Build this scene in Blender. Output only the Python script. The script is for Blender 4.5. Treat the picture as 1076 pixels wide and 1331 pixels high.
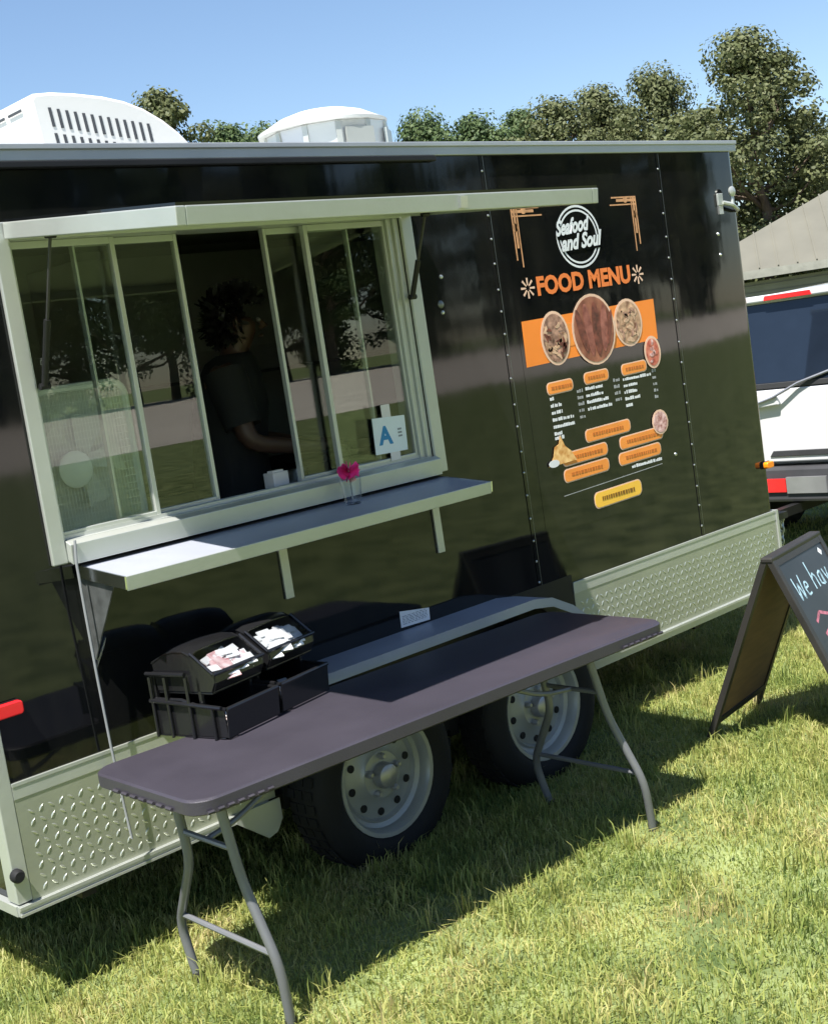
import bpy, bmesh, math, random
import numpy as np
from mathutils import Vector, Matrix, Euler

random.seed(7)
rng = np.random.default_rng(7)
R = math.radians
scene = bpy.context.scene
for o in list(bpy.data.objects):
    bpy.data.objects.remove(o)
C = scene.collection

# ------------------------------------------------------------------ camera
cam = bpy.data.cameras.new('camera')
cam.sensor_fit = 'VERTICAL'
cam.sensor_height = 36.0
cam.sensor_width = 36.0
cam.lens = 1706.57 / 1331 * 36.0
cam.clip_end = 3000
camo = bpy.data.objects.new('camera', cam)
C.objects.link(camo)
cr = Vector((0.71600316, -0.68221585, -0.14805742))
cu = Vector((0.19215083, -0.01129876, 0.98130036))
cf = Vector((0.67113153, 0.73106352, -0.1229984))
cl = Vector((-1.5611896, -3.67680576, 1.79542777))
camo.matrix_world = Matrix(((cr.x, cu.x, -cf.x, cl.x), (cr.y, cu.y, -cf.y, cl.y), (cr.z, cu.z, -cf.z, cl.z), (0, 0, 0, 1)))
scene.camera = camo

# ------------------------------------------------------------------ sky, sun, exposure
SUN = Vector((-0.456, -0.177, 1.0)).normalized()       # towards the sun
elev = math.asin(SUN.z)
world = bpy.data.worlds.new('World')
scene.world = world
world.use_nodes = True
wn = world.node_tree
for n in list(wn.nodes):
    wn.nodes.remove(n)
sky = wn.nodes.new('ShaderNodeTexSky')
sky.sky_type = 'NISHITA'
sky.sun_disc = False
sky.sun_elevation = elev
sky.sun_rotation = math.atan2(SUN.x, SUN.y)
sky.altitude = 50
sky.air_density = 1.0
sky.dust_density = 0.15
sky.ozone_density = 3.0
bg = wn.nodes.new('ShaderNodeBackground')
bg.inputs['Strength'].default_value = 0.072
wo = wn.nodes.new('ShaderNodeOutputWorld')
wn.links.new(sky.outputs[0], bg.inputs['Color'])
wn.links.new(bg.outputs[0], wo.inputs['Surface'])

sl = bpy.data.lights.new('sun', 'SUN')
sl.energy = 5.0
sl.angle = R(0.53)
sl.color = (1.0, 0.96, 0.89)
so = bpy.data.objects.new('sun', sl)
C.objects.link(so)
so.rotation_euler = SUN.to_track_quat('Z', 'Y').to_euler()
so.location = (-6, -3, 14)

vs = scene.view_settings
vs.view_transform = 'Standard'
vs.look = 'None'
vs.gamma = 1.0
vs.use_curve_mapping = False
vs.exposure = 1.25

# ------------------------------------------------------------------ materials
def nd(nt, t, **kw):
    n = nt.nodes.new(t)
    for k, v in kw.items():
        setattr(n, k, v)
    return n

MATS = {}
def mat(name, col, rough=0.5, metal=0.0, spec=0.5, var=0.12, scale=6.0, bump=0.0, bscale=40.0, rvar=0.1, col2=None, coat=0.0, coord='Object', stretch=None):
    m = bpy.data.materials.new(name)
    m.use_nodes = True
    nt = m.node_tree
    b = nt.nodes['Principled BSDF']
    tc = nd(nt, 'ShaderNodeTexCoord')
    src = tc.outputs[coord]
    if stretch:
        mp = nd(nt, 'ShaderNodeMapping')
        mp.inputs['Scale'].default_value = stretch
        nt.links.new(src, mp.inputs['Vector'])
        src = mp.outputs['Vector']
    nz = nd(nt, 'ShaderNodeTexNoise')
    nz.inputs['Scale'].default_value = scale
    nz.inputs['Detail'].default_value = 5
    nt.links.new(src, nz.inputs['Vector'])
    rp = nd(nt, 'ShaderNodeValToRGB')
    c1 = [max(0, c * (1 - var)) for c in col[:3]]
    c2 = list(col2) if col2 else [min(1, c * (1 + var)) for c in col[:3]]
    rp.color_ramp.elements[0].position = 0.3
    rp.color_ramp.elements[1].position = 0.7
    rp.color_ramp.elements[0].color = (*c1, 1)
    rp.color_ramp.elements[1].color = (*c2, 1)
    nt.links.new(nz.outputs['Fac'], rp.inputs['Fac'])
    nt.links.new(rp.outputs['Color'], b.inputs['Base Color'])
    mr = nd(nt, 'ShaderNodeMapRange')
    mr.inputs['To Min'].default_value = max(0.0, rough * (1 - rvar))
    mr.inputs['To Max'].default_value = min(1.0, rough * (1 + rvar))
    nt.links.new(nz.outputs['Fac'], mr.inputs['Value'])
    nt.links.new(mr.outputs['Result'], b.inputs['Roughness'])
    b.inputs['Metallic'].default_value = metal
    b.inputs['Specular IOR Level'].default_value = spec
    b.inputs['Coat Weight'].default_value = coat
    if bump:
        n2 = nd(nt, 'ShaderNodeTexNoise')
        n2.inputs['Scale'].default_value = bscale
        n2.inputs['Detail'].default_value = 3
        nt.links.new(src, n2.inputs['Vector'])
        bp = nd(nt, 'ShaderNodeBump')
        bp.inputs['Strength'].default_value = 1.0
        bp.inputs['Distance'].default_value = bump
        nt.links.new(n2.outputs['Fac'], bp.inputs['Height'])
        nt.links.new(bp.outputs['Normal'], b.inputs['Normal'])
    MATS[name] = m
    return m

def glass_mat(name, tint, ior=1.5, rough=0.0, boost=1.0):
    m = bpy.data.materials.new(name)
    m.use_nodes = True
    nt = m.node_tree
    for n in list(nt.nodes):
        nt.nodes.remove(n)
    out = nd(nt, 'ShaderNodeOutputMaterial')
    # two-sided Schlick reflectance so that both faces of the sheet behave alike
    ge = nd(nt, 'ShaderNodeNewGeometry')
    dt = nd(nt, 'ShaderNodeVectorMath', operation='DOT_PRODUCT')
    nt.links.new(ge.outputs['Normal'], dt.inputs[0])
    nt.links.new(ge.outputs['Incoming'], dt.inputs[1])
    ab = nd(nt, 'ShaderNodeMath', operation='ABSOLUTE')
    nt.links.new(dt.outputs['Value'], ab.inputs[0])
    om = nd(nt, 'ShaderNodeMath', operation='SUBTRACT')
    om.inputs[0].default_value = 1.0
    nt.links.new(ab.outputs[0], om.inputs[1])
    pw = nd(nt, 'ShaderNodeMath', operation='POWER')
    pw.inputs[1].default_value = 5.0
    nt.links.new(om.outputs[0], pw.inputs[0])
    f0 = ((ior - 1) / (ior + 1)) ** 2
    fr = nd(nt, 'ShaderNodeMath', operation='MULTIPLY_ADD')
    fr.inputs[1].default_value = 1 - f0
    fr.inputs[2].default_value = f0
    nt.links.new(pw.outputs[0], fr.inputs[0])
    nz = nd(nt, 'ShaderNodeTexNoise')
    nz.inputs['Scale'].default_value = 3.0
    mr = nd(nt, 'ShaderNodeMapRange')
    mr.inputs['To Min'].default_value = 0.9 * boost
    mr.inputs['To Max'].default_value = 1.1 * boost
    nt.links.new(nz.outputs['Fac'], mr.inputs['Value'])
    mu = nd(nt, 'ShaderNodeMath', operation='MULTIPLY')
    mu.use_clamp = True
    nt.links.new(fr.outputs[0], mu.inputs[0])
    nt.links.new(mr.outputs['Result'], mu.inputs[1])
    tr = nd(nt, 'ShaderNodeBsdfTransparent')
    tr.inputs['Color'].default_value = (*tint, 1)
    gl = nd(nt, 'ShaderNodeBsdfGlossy')
    gl.inputs['Roughness'].default_value = rough
    mx = nd(nt, 'ShaderNodeMixShader')
    nt.links.new(mu.outputs[0], mx.inputs['Fac'])
    nt.links.new(tr.outputs[0], mx.inputs[1])
    nt.links.new(gl.outputs[0], mx.inputs[2])
    nt.links.new(mx.outputs[0], out.inputs['Surface'])
    MATS[name] = m
    return m

def island_mat(name, cols, rough=0.6, trans=0.3, patch=None, spec=0.3):
    """colour picked per loose piece (blade, leaf), with slow patches over the ground"""
    m = bpy.data.materials.new(name)
    m.use_nodes = True
    nt = m.node_tree
    for n in list(nt.nodes):
        nt.nodes.remove(n)
    out = nd(nt, 'ShaderNodeOutputMaterial')
    ge = nd(nt, 'ShaderNodeNewGeometry')
    rp = nd(nt, 'ShaderNodeValToRGB')
    els = rp.color_ramp.elements
    while len(els) < len(cols):
        els.new(0.5)
    for i, c in enumerate(cols):
        els[i].position = i / (len(cols) - 1)
        els[i].color = (*c, 1)
    fac = ge.outputs['Random Per Island']
    if patch:
        tc = nd(nt, 'ShaderNodeTexCoord')
        nz = nd(nt, 'ShaderNodeTexNoise')
        nz.inputs['Scale'].default_value = patch
        nz.inputs['Detail'].default_value = 4
        nt.links.new(tc.outputs['Object'], nz.inputs['Vector'])
        ml = nd(nt, 'ShaderNodeMath', operation='MULTIPLY_ADD')
        ml.inputs[1].default_value = 0.55
        nt.links.new(fac, ml.inputs[0])
        m3 = nd(nt, 'ShaderNodeMath', operation='MULTIPLY_ADD')
        m3.inputs[1].default_value = 1.6
        m3.inputs[2].default_value = -0.58
        nt.links.new(nz.outputs['Fac'], m3.inputs[0])
        nt.links.new(m3.outputs[0], ml.inputs[2])
        ml.use_clamp = True
        fac = ml.outputs[0]
    nt.links.new(fac, rp.inputs['Fac'])
    pb = nd(nt, 'ShaderNodeBsdfPrincipled')
    pb.inputs['Roughness'].default_value = rough
    pb.inputs['Specular IOR Level'].default_value = spec
    nt.links.new(rp.outputs['Color'], pb.inputs['Base Color'])
    tl = nd(nt, 'ShaderNodeBsdfTranslucent')
    nt.links.new(rp.outputs['Color'], tl.inputs['Color'])
    mx = nd(nt, 'ShaderNodeMixShader')
    mx.inputs['Fac'].default_value = trans
    nt.links.new(pb.outputs[0], mx.inputs[1])
    nt.links.new(tl.outputs[0], mx.inputs[2])
    nt.links.new(mx.outputs[0], out.inputs['Surface'])
    MATS[name] = m
    return m

mat('black_paint', (0.004, 0.005, 0.006), 0.05, 0, 0.46, var=0.25, scale=5.0, bump=0.0017, bscale=1.9, rvar=0.55, col2=(0.010, 0.010, 0.0095), stretch=(1.6, 1, 0.35))
mat('black_matte', (0.008, 0.008, 0.009), 0.5, 0, 0.4, var=0.2)
mat('alu', (0.70, 0.70, 0.68), 0.34, 0.9, 0.5, var=0.06, scale=9, bump=0.0006, bscale=60)
mat('alu_white', (0.50, 0.52, 0.49), 0.40, 0.55, 0.5, var=0.05, scale=5, bump=0.0004, bscale=50)
mat('alu_bright', (0.80, 0.81, 0.82), 0.22, 1.0, 0.5, var=0.05, scale=7, bump=0.0005, bscale=30)
mat('alu_satin', (0.36, 0.38, 0.44), 0.42, 0.25, 0.5, var=0.06, scale=6, bump=0.0005, bscale=40)
mat('rail_grey', (0.42, 0.44, 0.46), 0.4, 0.5, 0.5, var=0.08, scale=3, bump=0.0005, bscale=25)
mat('plate', (0.40, 0.42, 0.35), 0.42, 0.6, 0.5, var=0.10, scale=3, bump=0.0004, bscale=70)
mat('lug', (0.60, 0.62, 0.55), 0.36, 0.75, 0.5, var=0.06, scale=8)
mat('seam', (0.16, 0.17, 0.17), 0.35, 0.6, 0.5, var=0.3, scale=20)
mat('rivet', (0.55, 0.56, 0.56), 0.3, 0.9, 0.5)
mat('interior', (0.34, 0.35, 0.31), 0.55, 0, 0.4, var=0.12, scale=2)
mat('interior_steel', (0.55, 0.55, 0.53), 0.35, 0.8, 0.5, var=0.08, scale=4)
mat('floor_ply', (0.16, 0.13, 0.10), 0.7)
mat('rubber', (0.005, 0.005, 0.006), 0.75, 0, 0.4, var=0.35, scale=14, bump=0.0012, bscale=90)
mat('rim_white', (0.33, 0.34, 0.33), 0.35, 0.25, 0.5, var=0.10, scale=8)
mat('rim_hole', (0.006, 0.006, 0.006), 0.8)
mat('chrome', (0.80, 0.80, 0.78), 0.12, 1.0, 0.5, var=0.05)
mat('ac_white', (0.66, 0.66, 0.66), 0.42, 0, 0.5, var=0.03, scale=3, bump=0.0004, bscale=30)
mat('slot_shade', (0.05, 0.055, 0.065), 0.7)
mat('vent_grey', (0.60, 0.62, 0.64), 0.35, 0.45, 0.5, var=0.08, scale=4)
mat('red_lens', (0.75, 0.02, 0.025), 0.18, 0, 0.6, var=0.1)
mat('amber_lens', (0.95, 0.26, 0.01), 0.2, 0, 0.6, var=0.08)
mat('vinyl_orange', (0.90, 0.25, 0.03), 0.35, 0, 0.45, var=0.08, scale=4)
mat('vinyl_orange_text', (0.80, 0.20, 0.04), 0.35, 0, 0.45, var=0.10, scale=14)
mat('vinyl_pill', (0.86, 0.29, 0.05), 0.35, 0, 0.45, var=0.10, scale=10)
mat('vinyl_pill_dark', (0.50, 0.14, 0.02), 0.4)
mat('vinyl_yellow', (0.90, 0.52, 0.06), 0.35, 0, 0.45, var=0.07)
mat('vinyl_yellow_dark', (0.20, 0.09, 0.01), 0.4)
mat('vinyl_white', (0.70, 0.72, 0.74), 0.4, 0, 0.45, var=0.08, scale=12)
mat('vinyl_grey', (0.32, 0.33, 0.34), 0.4, 0, 0.45, var=0.2, scale=30)
mat('vinyl_tan', (0.55, 0.28, 0.13), 0.4, 0, 0.45, var=0.25, scale=25)
mat('vinyl_cream', (0.75, 0.50, 0.36), 0.4, var=0.1)
mat('food_meat', (0.20, 0.035, 0.02), 0.45, var=0.5, scale=14, col2=(0.42, 0.16, 0.09), bump=0)
mat('food_mix', (0.14, 0.05, 0.03), 0.45, var=0.5, scale=34, col2=(0.60, 0.34, 0.24))
mat('food_seared', (0.30, 0.11, 0.05), 0.45, var=0.5, scale=26, col2=(0.75, 0.48, 0.30))
mat('food_red', (0.62, 0.07, 0.04), 0.4, var=0.4, scale=24, col2=(0.8, 0.30, 0.2))
mat('food_fries', (0.75, 0.30, 0.05), 0.45, var=0.3, scale=40, col2=(0.95, 0.62, 0.25))
mat('food_pink', (0.45, 0.14, 0.12), 0.45, var=0.3, scale=60, col2=(0.90, 0.62, 0.58))
mat('food_pale', (0.62, 0.40, 0.26), 0.4, var=0.3, scale=40)
mat('food_dark', (0.11, 0.025, 0.016), 0.4, var=0.5, scale=30, col2=(0.26, 0.07, 0.045))
mat('food_rib', (0.27, 0.065, 0.045), 0.4, var=0.4, scale=26, col2=(0.42, 0.15, 0.11))
mat('label_white', (0.70, 0.72, 0.74), 0.4, var=0.04, scale=20)
mat('label_ink', (0.25, 0.27, 0.30), 0.5)
mat('card_white', (0.72, 0.78, 0.82), 0.5, var=0.04)
mat('card_blue', (0.02, 0.22, 0.48), 0.5, var=0.05)
mat('table_top', (0.037, 0.033, 0.044), 0.42, 0, 0.5, var=0.10, scale=5, bump=0.0007, bscale=260)
mat('table_edge', (0.036, 0.032, 0.040), 0.5, 0, 0.45, var=0.15, bump=0.001, bscale=120)
mat('leg_grey', (0.17, 0.175, 0.19), 0.34, 0.3, 0.5, var=0.08)
mat('leg_black', (0.03, 0.03, 0.03), 0.45)
mat('black_plastic', (0.010, 0.010, 0.011), 0.22, 0, 0.55, var=0.2, bump=0.0004, bscale=60)
mat('sauce_pack', (0.55, 0.15, 0.13), 0.35, var=0.4, scale=30, col2=(0.85, 0.8, 0.78))
mat('packet_glare_pink', (0.62, 0.22, 0.24), 0.35, var=0.3, scale=30, col2=(0.85, 0.70, 0.70))
mat('packet_glare', (0.78, 0.78, 0.78), 0.35, var=0.05)  # bright white packets, also painting the glare of the bin lids
mat('board_frame', (0.022, 0.020, 0.018), 0.5, var=0.2)
mat('chalkboard', (0.022, 0.026, 0.032), 0.42, 0, 0.5, var=0.35, scale=4)
mat('hardboard', (0.16, 0.095, 0.045), 0.75, var=0.2, scale=7, stretch=(1, 1, 6))
mat('chalk_blue', (0.30, 0.45, 0.52), 0.9, var=0.4, scale=60)
mat('chalk_white', (0.62, 0.64, 0.66), 0.9, var=0.3, scale=60)
mat('chalk_red', (0.36, 0.12, 0.16), 0.9, var=0.4, scale=50)
mat('car_white', (0.60, 0.60, 0.615), 0.16, 0, 0.5, var=0.02, coat=0.6)
mat('car_glass', (0.012, 0.018, 0.03), 0.03, 0, 0.6, var=0.1)
mat('car_trim', (0.035, 0.035, 0.038), 0.55, var=0.15)
mat('car_silver', (0.40, 0.40, 0.42), 0.3, 0.6)
mat('plastic_white', (0.82, 0.84, 0.84), 0.4, var=0.04)
mat('fan_grey', (0.68, 0.70, 0.70), 0.4)
mat('pink', (0.85, 0.04, 0.28), 0.6, var=0.2, scale=30)
mat('paper', (0.72, 0.68, 0.66), 0.8, var=0.05)
mat('skin', (0.07, 0.035, 0.024), 0.5, var=0.1)
mat('shirt', (0.008, 0.008, 0.009), 0.85, var=0.3, scale=20)
mat('hair', (0.006, 0.005, 0.005), 0.5, var=0.3, scale=60)
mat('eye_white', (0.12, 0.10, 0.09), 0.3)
mat('roof_tan', (0.125, 0.12, 0.095), 0.6, var=0.08, scale=1.0)
mat('siding', (0.17, 0.165, 0.15), 0.7, var=0.1, scale=2)
mat('fascia', (0.24, 0.235, 0.21), 0.6)
mat('dark_window', (0.02, 0.022, 0.025), 0.08)
mat('bark', (0.09, 0.065, 0.045), 0.9, var=0.35, scale=5, bump=0.02, bscale=6, stretch=(1, 1, 0.25))
mat('gravel', (0.56, 0.50, 0.43), 0.95, var=0.12, scale=0.3, coord='Object')
mat('cord', (0.22, 0.23, 0.24), 0.5)
glass_mat('pane_glass', (0.90, 0.93, 0.90), 1.52, 0.0, 1.25)
glass_mat('clear_plastic', (0.95, 0.96, 0.97), 1.45, 0.03, 1.3)
glass_mat('smoke_plastic', (0.86, 0.87, 0.88), 1.5, 0.10, 1.5)
island_mat('grass_blade', [(0.11, 0.17, 0.045), (0.23, 0.29, 0.075), (0.35, 0.38, 0.11), (0.44, 0.43, 0.15), (0.52, 0.44, 0.22)], 0.5, 0.45, patch=2.6)
island_mat('leaf_a', [(0.06, 0.075, 0.03), (0.09, 0.105, 0.042), (0.115, 0.13, 0.052), (0.14, 0.15, 0.065)], 0.6, 0.25)
island_mat('leaf_b', [(0.04, 0.07, 0.026), (0.062, 0.10, 0.036), (0.085, 0.125, 0.044), (0.105, 0.145, 0.05)], 0.6, 0.25)
# ground: turf soil and thatch
m = mat('turf', (0.11, 0.16, 0.055), 0.95, 0, 0.1, var=0.4, scale=3.0, bump=0.012, bscale=45, col2=(0.24, 0.28, 0.115))

# ------------------------------------------------------------------ mesh helpers
class MB:
    def __init__(s):
        s.v = []
        s.f = []
    def add(s, vs, fs):
        b = len(s.v)
        s.v += [tuple(p) for p in vs]
        s.f += [tuple(i + b for i in f) for f in fs]
        return s
    def box(s, x0, x1, y0, y1, z0, z1):
        return s.add([(x0, y0, z0), (x1, y0, z0), (x1, y1, z0), (x0, y1, z0), (x0, y0, z1), (x1, y0, z1), (x1, y1, z1), (x0, y1, z1)],
                     [(0, 3, 2, 1), (4, 5, 6, 7), (0, 1, 5, 4), (1, 2, 6, 5), (2, 3, 7, 6), (3, 0, 4, 7)])
    def obox(s, o, a, b, c):
        """box from corner o and three edge vectors"""
        o, a, b, c = Vector(o), Vector(a), Vector(b), Vector(c)
        if a.cross(b).dot(c) < 0:
            a, b = b, a
        p = [o, o + a, o + a + b, o + b, o + c, o + a + c, o + a + b + c, o + b + c]
        return s.add(p, [(0, 3, 2, 1), (4, 5, 6, 7), (0, 1, 5, 4), (1, 2, 6, 5), (2, 3, 7, 6), (3, 0, 4, 7)])
    def prism(s, pts, d):
        """closed outline (list of 3-D points) swept by vector d"""
        n = len(pts)
        d = Vector(d)
        top = [Vector(p) + d for p in pts]
        fs = [tuple(range(n))[::-1], tuple(range(n, 2 * n))]
        for i in range(n):
            j = (i + 1) % n
            fs.append((i, j, n + j, n + i))
        return s.add([Vector(p) for p in pts] + top, fs)
    def tube(s, pts, r, n=8, caps=True):
        pts = [Vector(p) for p in pts]
        rs = r if isinstance(r, (list, tuple)) else [r] * len(pts)
        rings = []
        prev = None
        for i, p in enumerate(pts):
            if i == 0:
                t = pts[1] - p
            elif i == len(pts) - 1:
                t = p - pts[i - 1]
            else:
                t = (pts[i + 1] - p).normalized() + (p - pts[i - 1]).normalized()
            t.normalize()
            if prev is None:
                a = t.orthogonal().normalized()
            else:
                a = (prev - t * prev.dot(t)).normalized()
            prev = a
            b = t.cross(a)
            rings.append([p + (a * math.cos(2 * math.pi * k / n) + b * math.sin(2 * math.pi * k / n)) * rs[i] for k in range(n)])
        vs = [q for rg in rings for q in rg]
        fs = []
        for i in range(len(rings) - 1):
            for k in range(n):
                l = (k + 1) % n
                fs.append((i * n + k, i * n + l, (i + 1) * n + l, (i + 1) * n + k))
        if caps:
            fs.append(tuple(range(n))[::-1])
            fs.append(tuple(range((len(rings) - 1) * n, len(rings) * n)))
        return s.add(vs, fs)
    def lathe(s, prof, c, axis='z', n=32, capends=True):
        """prof: list of (radius, along)"""
        vs, fs = [], []
        for r, h in prof:
            for k in range(n):
                a = 2 * math.pi * k / n
                if axis == 'z':
                    vs.append((c[0] + r * math.cos(a), c[1] + r * math.sin(a), c[2] + h))
                elif axis == 'y':
                    vs.append((c[0] + r * math.cos(a), c[1] + h, c[2] - r * math.sin(a)))
                else:
                    vs.append((c[0] + h, c[1] + r * math.cos(a), c[2] + r * math.sin(a)))
        for i in range(len(prof) - 1):
            for k in range(n):
                l = (k + 1) % n
                fs.append((i * n + k, i * n + l, (i + 1) * n + l, (i + 1) * n + k))
        if capends:
            fs.append(tuple(range(n))[::-1])
            fs.append(tuple(range((len(prof) - 1) * n, len(prof) * n)))
        return s.add(vs, fs)
    def build(s, name, m, parent=None, smooth=False, bevel=0.0, fix=True):
        me = bpy.data.meshes.new(name)
        me.from_pydata(s.v, [], s.f)
        if fix:
            bm = bmesh.new()
            bm.from_mesh(me)
            bmesh.ops.recalc_face_normals(bm, faces=bm.faces)
            bm.to_mesh(me)
            bm.free()
        return link(name, me, m, parent, smooth, bevel)

def link(name, me, m, parent=None, smooth=False, bevel=0.0):
    me.materials.clear()
    me.materials.append(MATS[m] if isinstance(m, str) else m)
    if smooth:
        me.polygons.foreach_set('use_smooth', [True] * len(me.polygons))
        try:
            me.set_sharp_from_angle(angle=R(38))
        except Exception:
            pass
    o = bpy.data.objects.new(name, me)
    C.objects.link(o)
    if parent is not None:
        o.parent = parent
        o.matrix_parent_inverse = parent.matrix_world.inverted() if parent.type != 'EMPTY' else Matrix.Translation(-Vector(parent.location)) if parent.rotation_euler[2] == 0 else (Matrix.Translation(Vector(parent.location)) @ Euler(parent.rotation_euler).to_matrix().to_4x4()).inverted()
    if bevel:
        b = o.modifiers.new('bevel', 'BEVEL')
        b.width = bevel
        b.segments = 2
        b.limit_method = 'ANGLE'
        b.angle_limit = R(40)
    return o

def tag(o, label=None, cat=None, group=None, kind=None):
    if label: o['label'] = label
    if cat: o['category'] = cat
    if group: o['group'] = group
    if kind: o['kind'] = kind
    return o

def thing(name, loc, label, cat, group=None):
    o = bpy.data.objects.new(name, None)
    C.objects.link(o)
    o.location = loc
    o.empty_display_size = 0.2
    return tag(o, label, cat, group)

def np_mesh(name, verts, faces_flat, sizes):
    me = bpy.data.meshes.new(name)
    me.vertices.add(len(verts))
    me.vertices.foreach_set('co', np.asarray(verts, dtype=np.float32).ravel())
    me.loops.add(len(faces_flat))
    me.loops.foreach_set('vertex_index', np.asarray(faces_flat, dtype=np.int32))
    me.polygons.add(len(sizes))
    st = np.concatenate([[0], np.cumsum(sizes)[:-1]]).astype(np.int32)
    me.polygons.foreach_set('loop_start', st)
    me.polygons.foreach_set('loop_total', np.asarray(sizes, dtype=np.int32))
    me.update(calc_edges=True)
    me.validate()
    return me

def outline_rr(w, h, r, n=5):
    """rounded rectangle outline in 2-D centred at 0"""
    pts = []
    for cx, cy, a0 in ((w / 2 - r, h / 2 - r, 0), (-w / 2 + r, h / 2 - r, 90), (-w / 2 + r, -h / 2 + r, 180), (w / 2 - r, -h / 2 + r, 270)):
        for k in range(n + 1):
            a = R(a0 + 90 * k / n)
            pts.append((cx + r * math.cos(a), cy + r * math.sin(a)))
    return pts

def text_mesh(txt, size, offset=0.0, shear=0.0, align='LEFT', width=None):
    cu_ = bpy.data.curves.new('lettering', 'FONT')
    cu_.body = txt
    cu_.size = size
    cu_.offset = offset
    cu_.shear = shear
    cu_.align_x = align
    cu_.resolution_u = 3
    cu_.fill_mode = 'BOTH'
    ob = bpy.data.objects.new('lettering', cu_)
    C.objects.link(ob)
    dg = bpy.context.evaluated_depsgraph_get()
    me = bpy.data.meshes.new_from_object(ob.evaluated_get(dg))
    bpy.data.objects.remove(ob)
    co = np.zeros(len(me.vertices) * 3, dtype=np.float32)
    me.vertices.foreach_get('co', co)
    co = co.reshape(-1, 3)
    if width:
        w = co[:, 0].max() - co[:, 0].min()
        co[:, 0] *= width / w
    return me, co

def place_text(me, co, o, ex, ez):
    o, ex, ez = np.array(o), np.array(ex), np.array(ez)
    w = o + co[:, :1] * ex + co[:, 1:2] * ez
    me.vertices.foreach_set('co', w.astype(np.float32).ravel())
    me.update()
    return me

# ------------------------------------------------------------------ ground
b = MB()
b.add([(-600, -600, 0), (600, -600, 0), (600, 900, 0), (-600, 900, 0)], [(0, 1, 2, 3)])
tag(b.build('lawn', 'turf', fix=False), kind='structure')
b = MB()
b.add([(-260, -128, 0.006), (420, -128, 0.006), (420, -30, 0.006), (-260, -30, 0.006)], [(0, 1, 2, 3)])
tag(b.build('gravel_road', 'gravel', fix=False), kind='structure')

def grass(name, n, x0, x1, y0, y1, hmin, hmax, w0, dens=None):
    x = rng.uniform(x0, x1, n)
    y = rng.uniform(y0, y1, n)
    # slow height patches
    ph = np.sin(x * 3.1 + 1.3 * np.sin(y * 2.3)) * np.sin(y * 3.7 + 1.1 * np.sin(x * 1.9)) + 0.6 * np.sin(x * 9.1 + y * 7.3) * np.sin(y * 10.7 - x * 4.1)
    h = rng.uniform(hmin, hmax, n) * (0.82 + 0.36 * ph) * rng.choice([1, 1, 1, 1, 1.35], n)
    ang = rng.uniform(0, 2 * np.pi, n)
    lean = np.abs(rng.normal(0.55, 0.45, n)) * h
    la = rng.uniform(0, 2 * np.pi, n)
    w = rng.uniform(0.7, 1.3, n) * w0
    dx, dy = np.cos(ang) * w, np.sin(ang) * w
    lx, ly = np.cos(la) * lean, np.sin(la) * lean
    V = np.zeros((n, 5, 3))
    V[:, 0] = np.stack([x - dx, y - dy, np.full(n, -0.004)], 1)
    V[:, 1] = np.stack([x + dx, y + dy, np.full(n, -0.004)], 1)
    mx, my, mz = x + lx * 0.35, y + ly * 0.35, h * 0.62
    V[:, 2] = np.stack([mx + dx * 0.8, my + dy * 0.8, mz], 1)
    V[:, 3] = np.stack([mx - dx * 0.8, my - dy * 0.8, mz], 1)
    V[:, 4] = np.stack([x + lx, y + ly, np.maximum(h * 0.95 - lean * 0.25, h * 0.4)], 1)
    base = np.arange(n)[:, None] * 5
    F = np.concatenate([base + np.array([[0, 1, 2, 3]]), base + np.array([[3, 2, 4]])], 1).ravel()
    sizes = np.tile([4, 3], n)
    me = np_mesh(name, V.reshape(-1, 3), F, sizes)
    return link(name, me, 'grass_blade')

def tufts(nt_, x0, x1, y0, y1):
    V, F, S = [], [], []
    for k in range(nt_):
        cx, cy = rng.uniform(x0, x1), rng.uniform(y0, y1)
        for j in range(int(rng.integers(6, 22))):
            h = rng.uniform(.05, .115)
            a, la = rng.uniform(0, 6.28), rng.uniform(0, 6.28)
            ln = h * rng.uniform(.1, .8)
            x, y = cx + rng.normal(0, .022), cy + rng.normal(0, .022)
            dx, dy = math.cos(a) * .0026, math.sin(a) * .0026
            lx, ly = math.cos(la) * ln, math.sin(la) * ln
            b0 = len(V)
            V += [(x - dx, y - dy, -.004), (x + dx, y + dy, -.004), (x + lx * .35 + dx * .8, y + ly * .35 + dy * .8, h * .65), (x + lx * .35 - dx * .8, y + ly * .35 - dy * .8, h * .65), (x + lx, y + ly, h * .92)]
            F += [b0, b0 + 1, b0 + 2, b0 + 3, b0 + 3, b0 + 2, b0 + 4]
            S += [4, 3]
    for k in range(5000):      # dead blades lying flat
        x, y, a = rng.uniform(x0, x1), rng.uniform(y0, y1), rng.uniform(0, 6.28)
        l_, z = rng.uniform(.03, .09), rng.uniform(.02, .042)
        c_, s_ = math.cos(a), math.sin(a)
        b0 = len(V)
        V += [(x - s_ * .0024, y + c_ * .0024, z), (x + s_ * .0024, y - c_ * .0024, z), (x + c_ * l_, y + s_ * l_, z + rng.uniform(-.015, .02))]
        F += [b0, b0 + 1, b0 + 2]
        S += [3]
    return link('grass', np_mesh('grass', V, F, S), 'grass_blade')
g = tufts(420, -0.6, 5.0, -2.6, 0.6)
tag(g, 'taller grass tufts and dead blades scattered over the lawn', 'grass', kind='stuff')
g = grass('grass', 235000, -0.7, 5.2, -2.7, 1.1, 0.022, 0.052, 0.0021)
tag(g, 'sunlit yellow green lawn grass around the trailer and the table', 'grass', kind='stuff')
g = grass('grass', 90000, 5.2, 16.0, -2.0, 7.0, 0.03, 0.06, 0.004)
tag(g, 'short lawn grass around the parked white vehicle', 'grass', kind='stuff')

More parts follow.
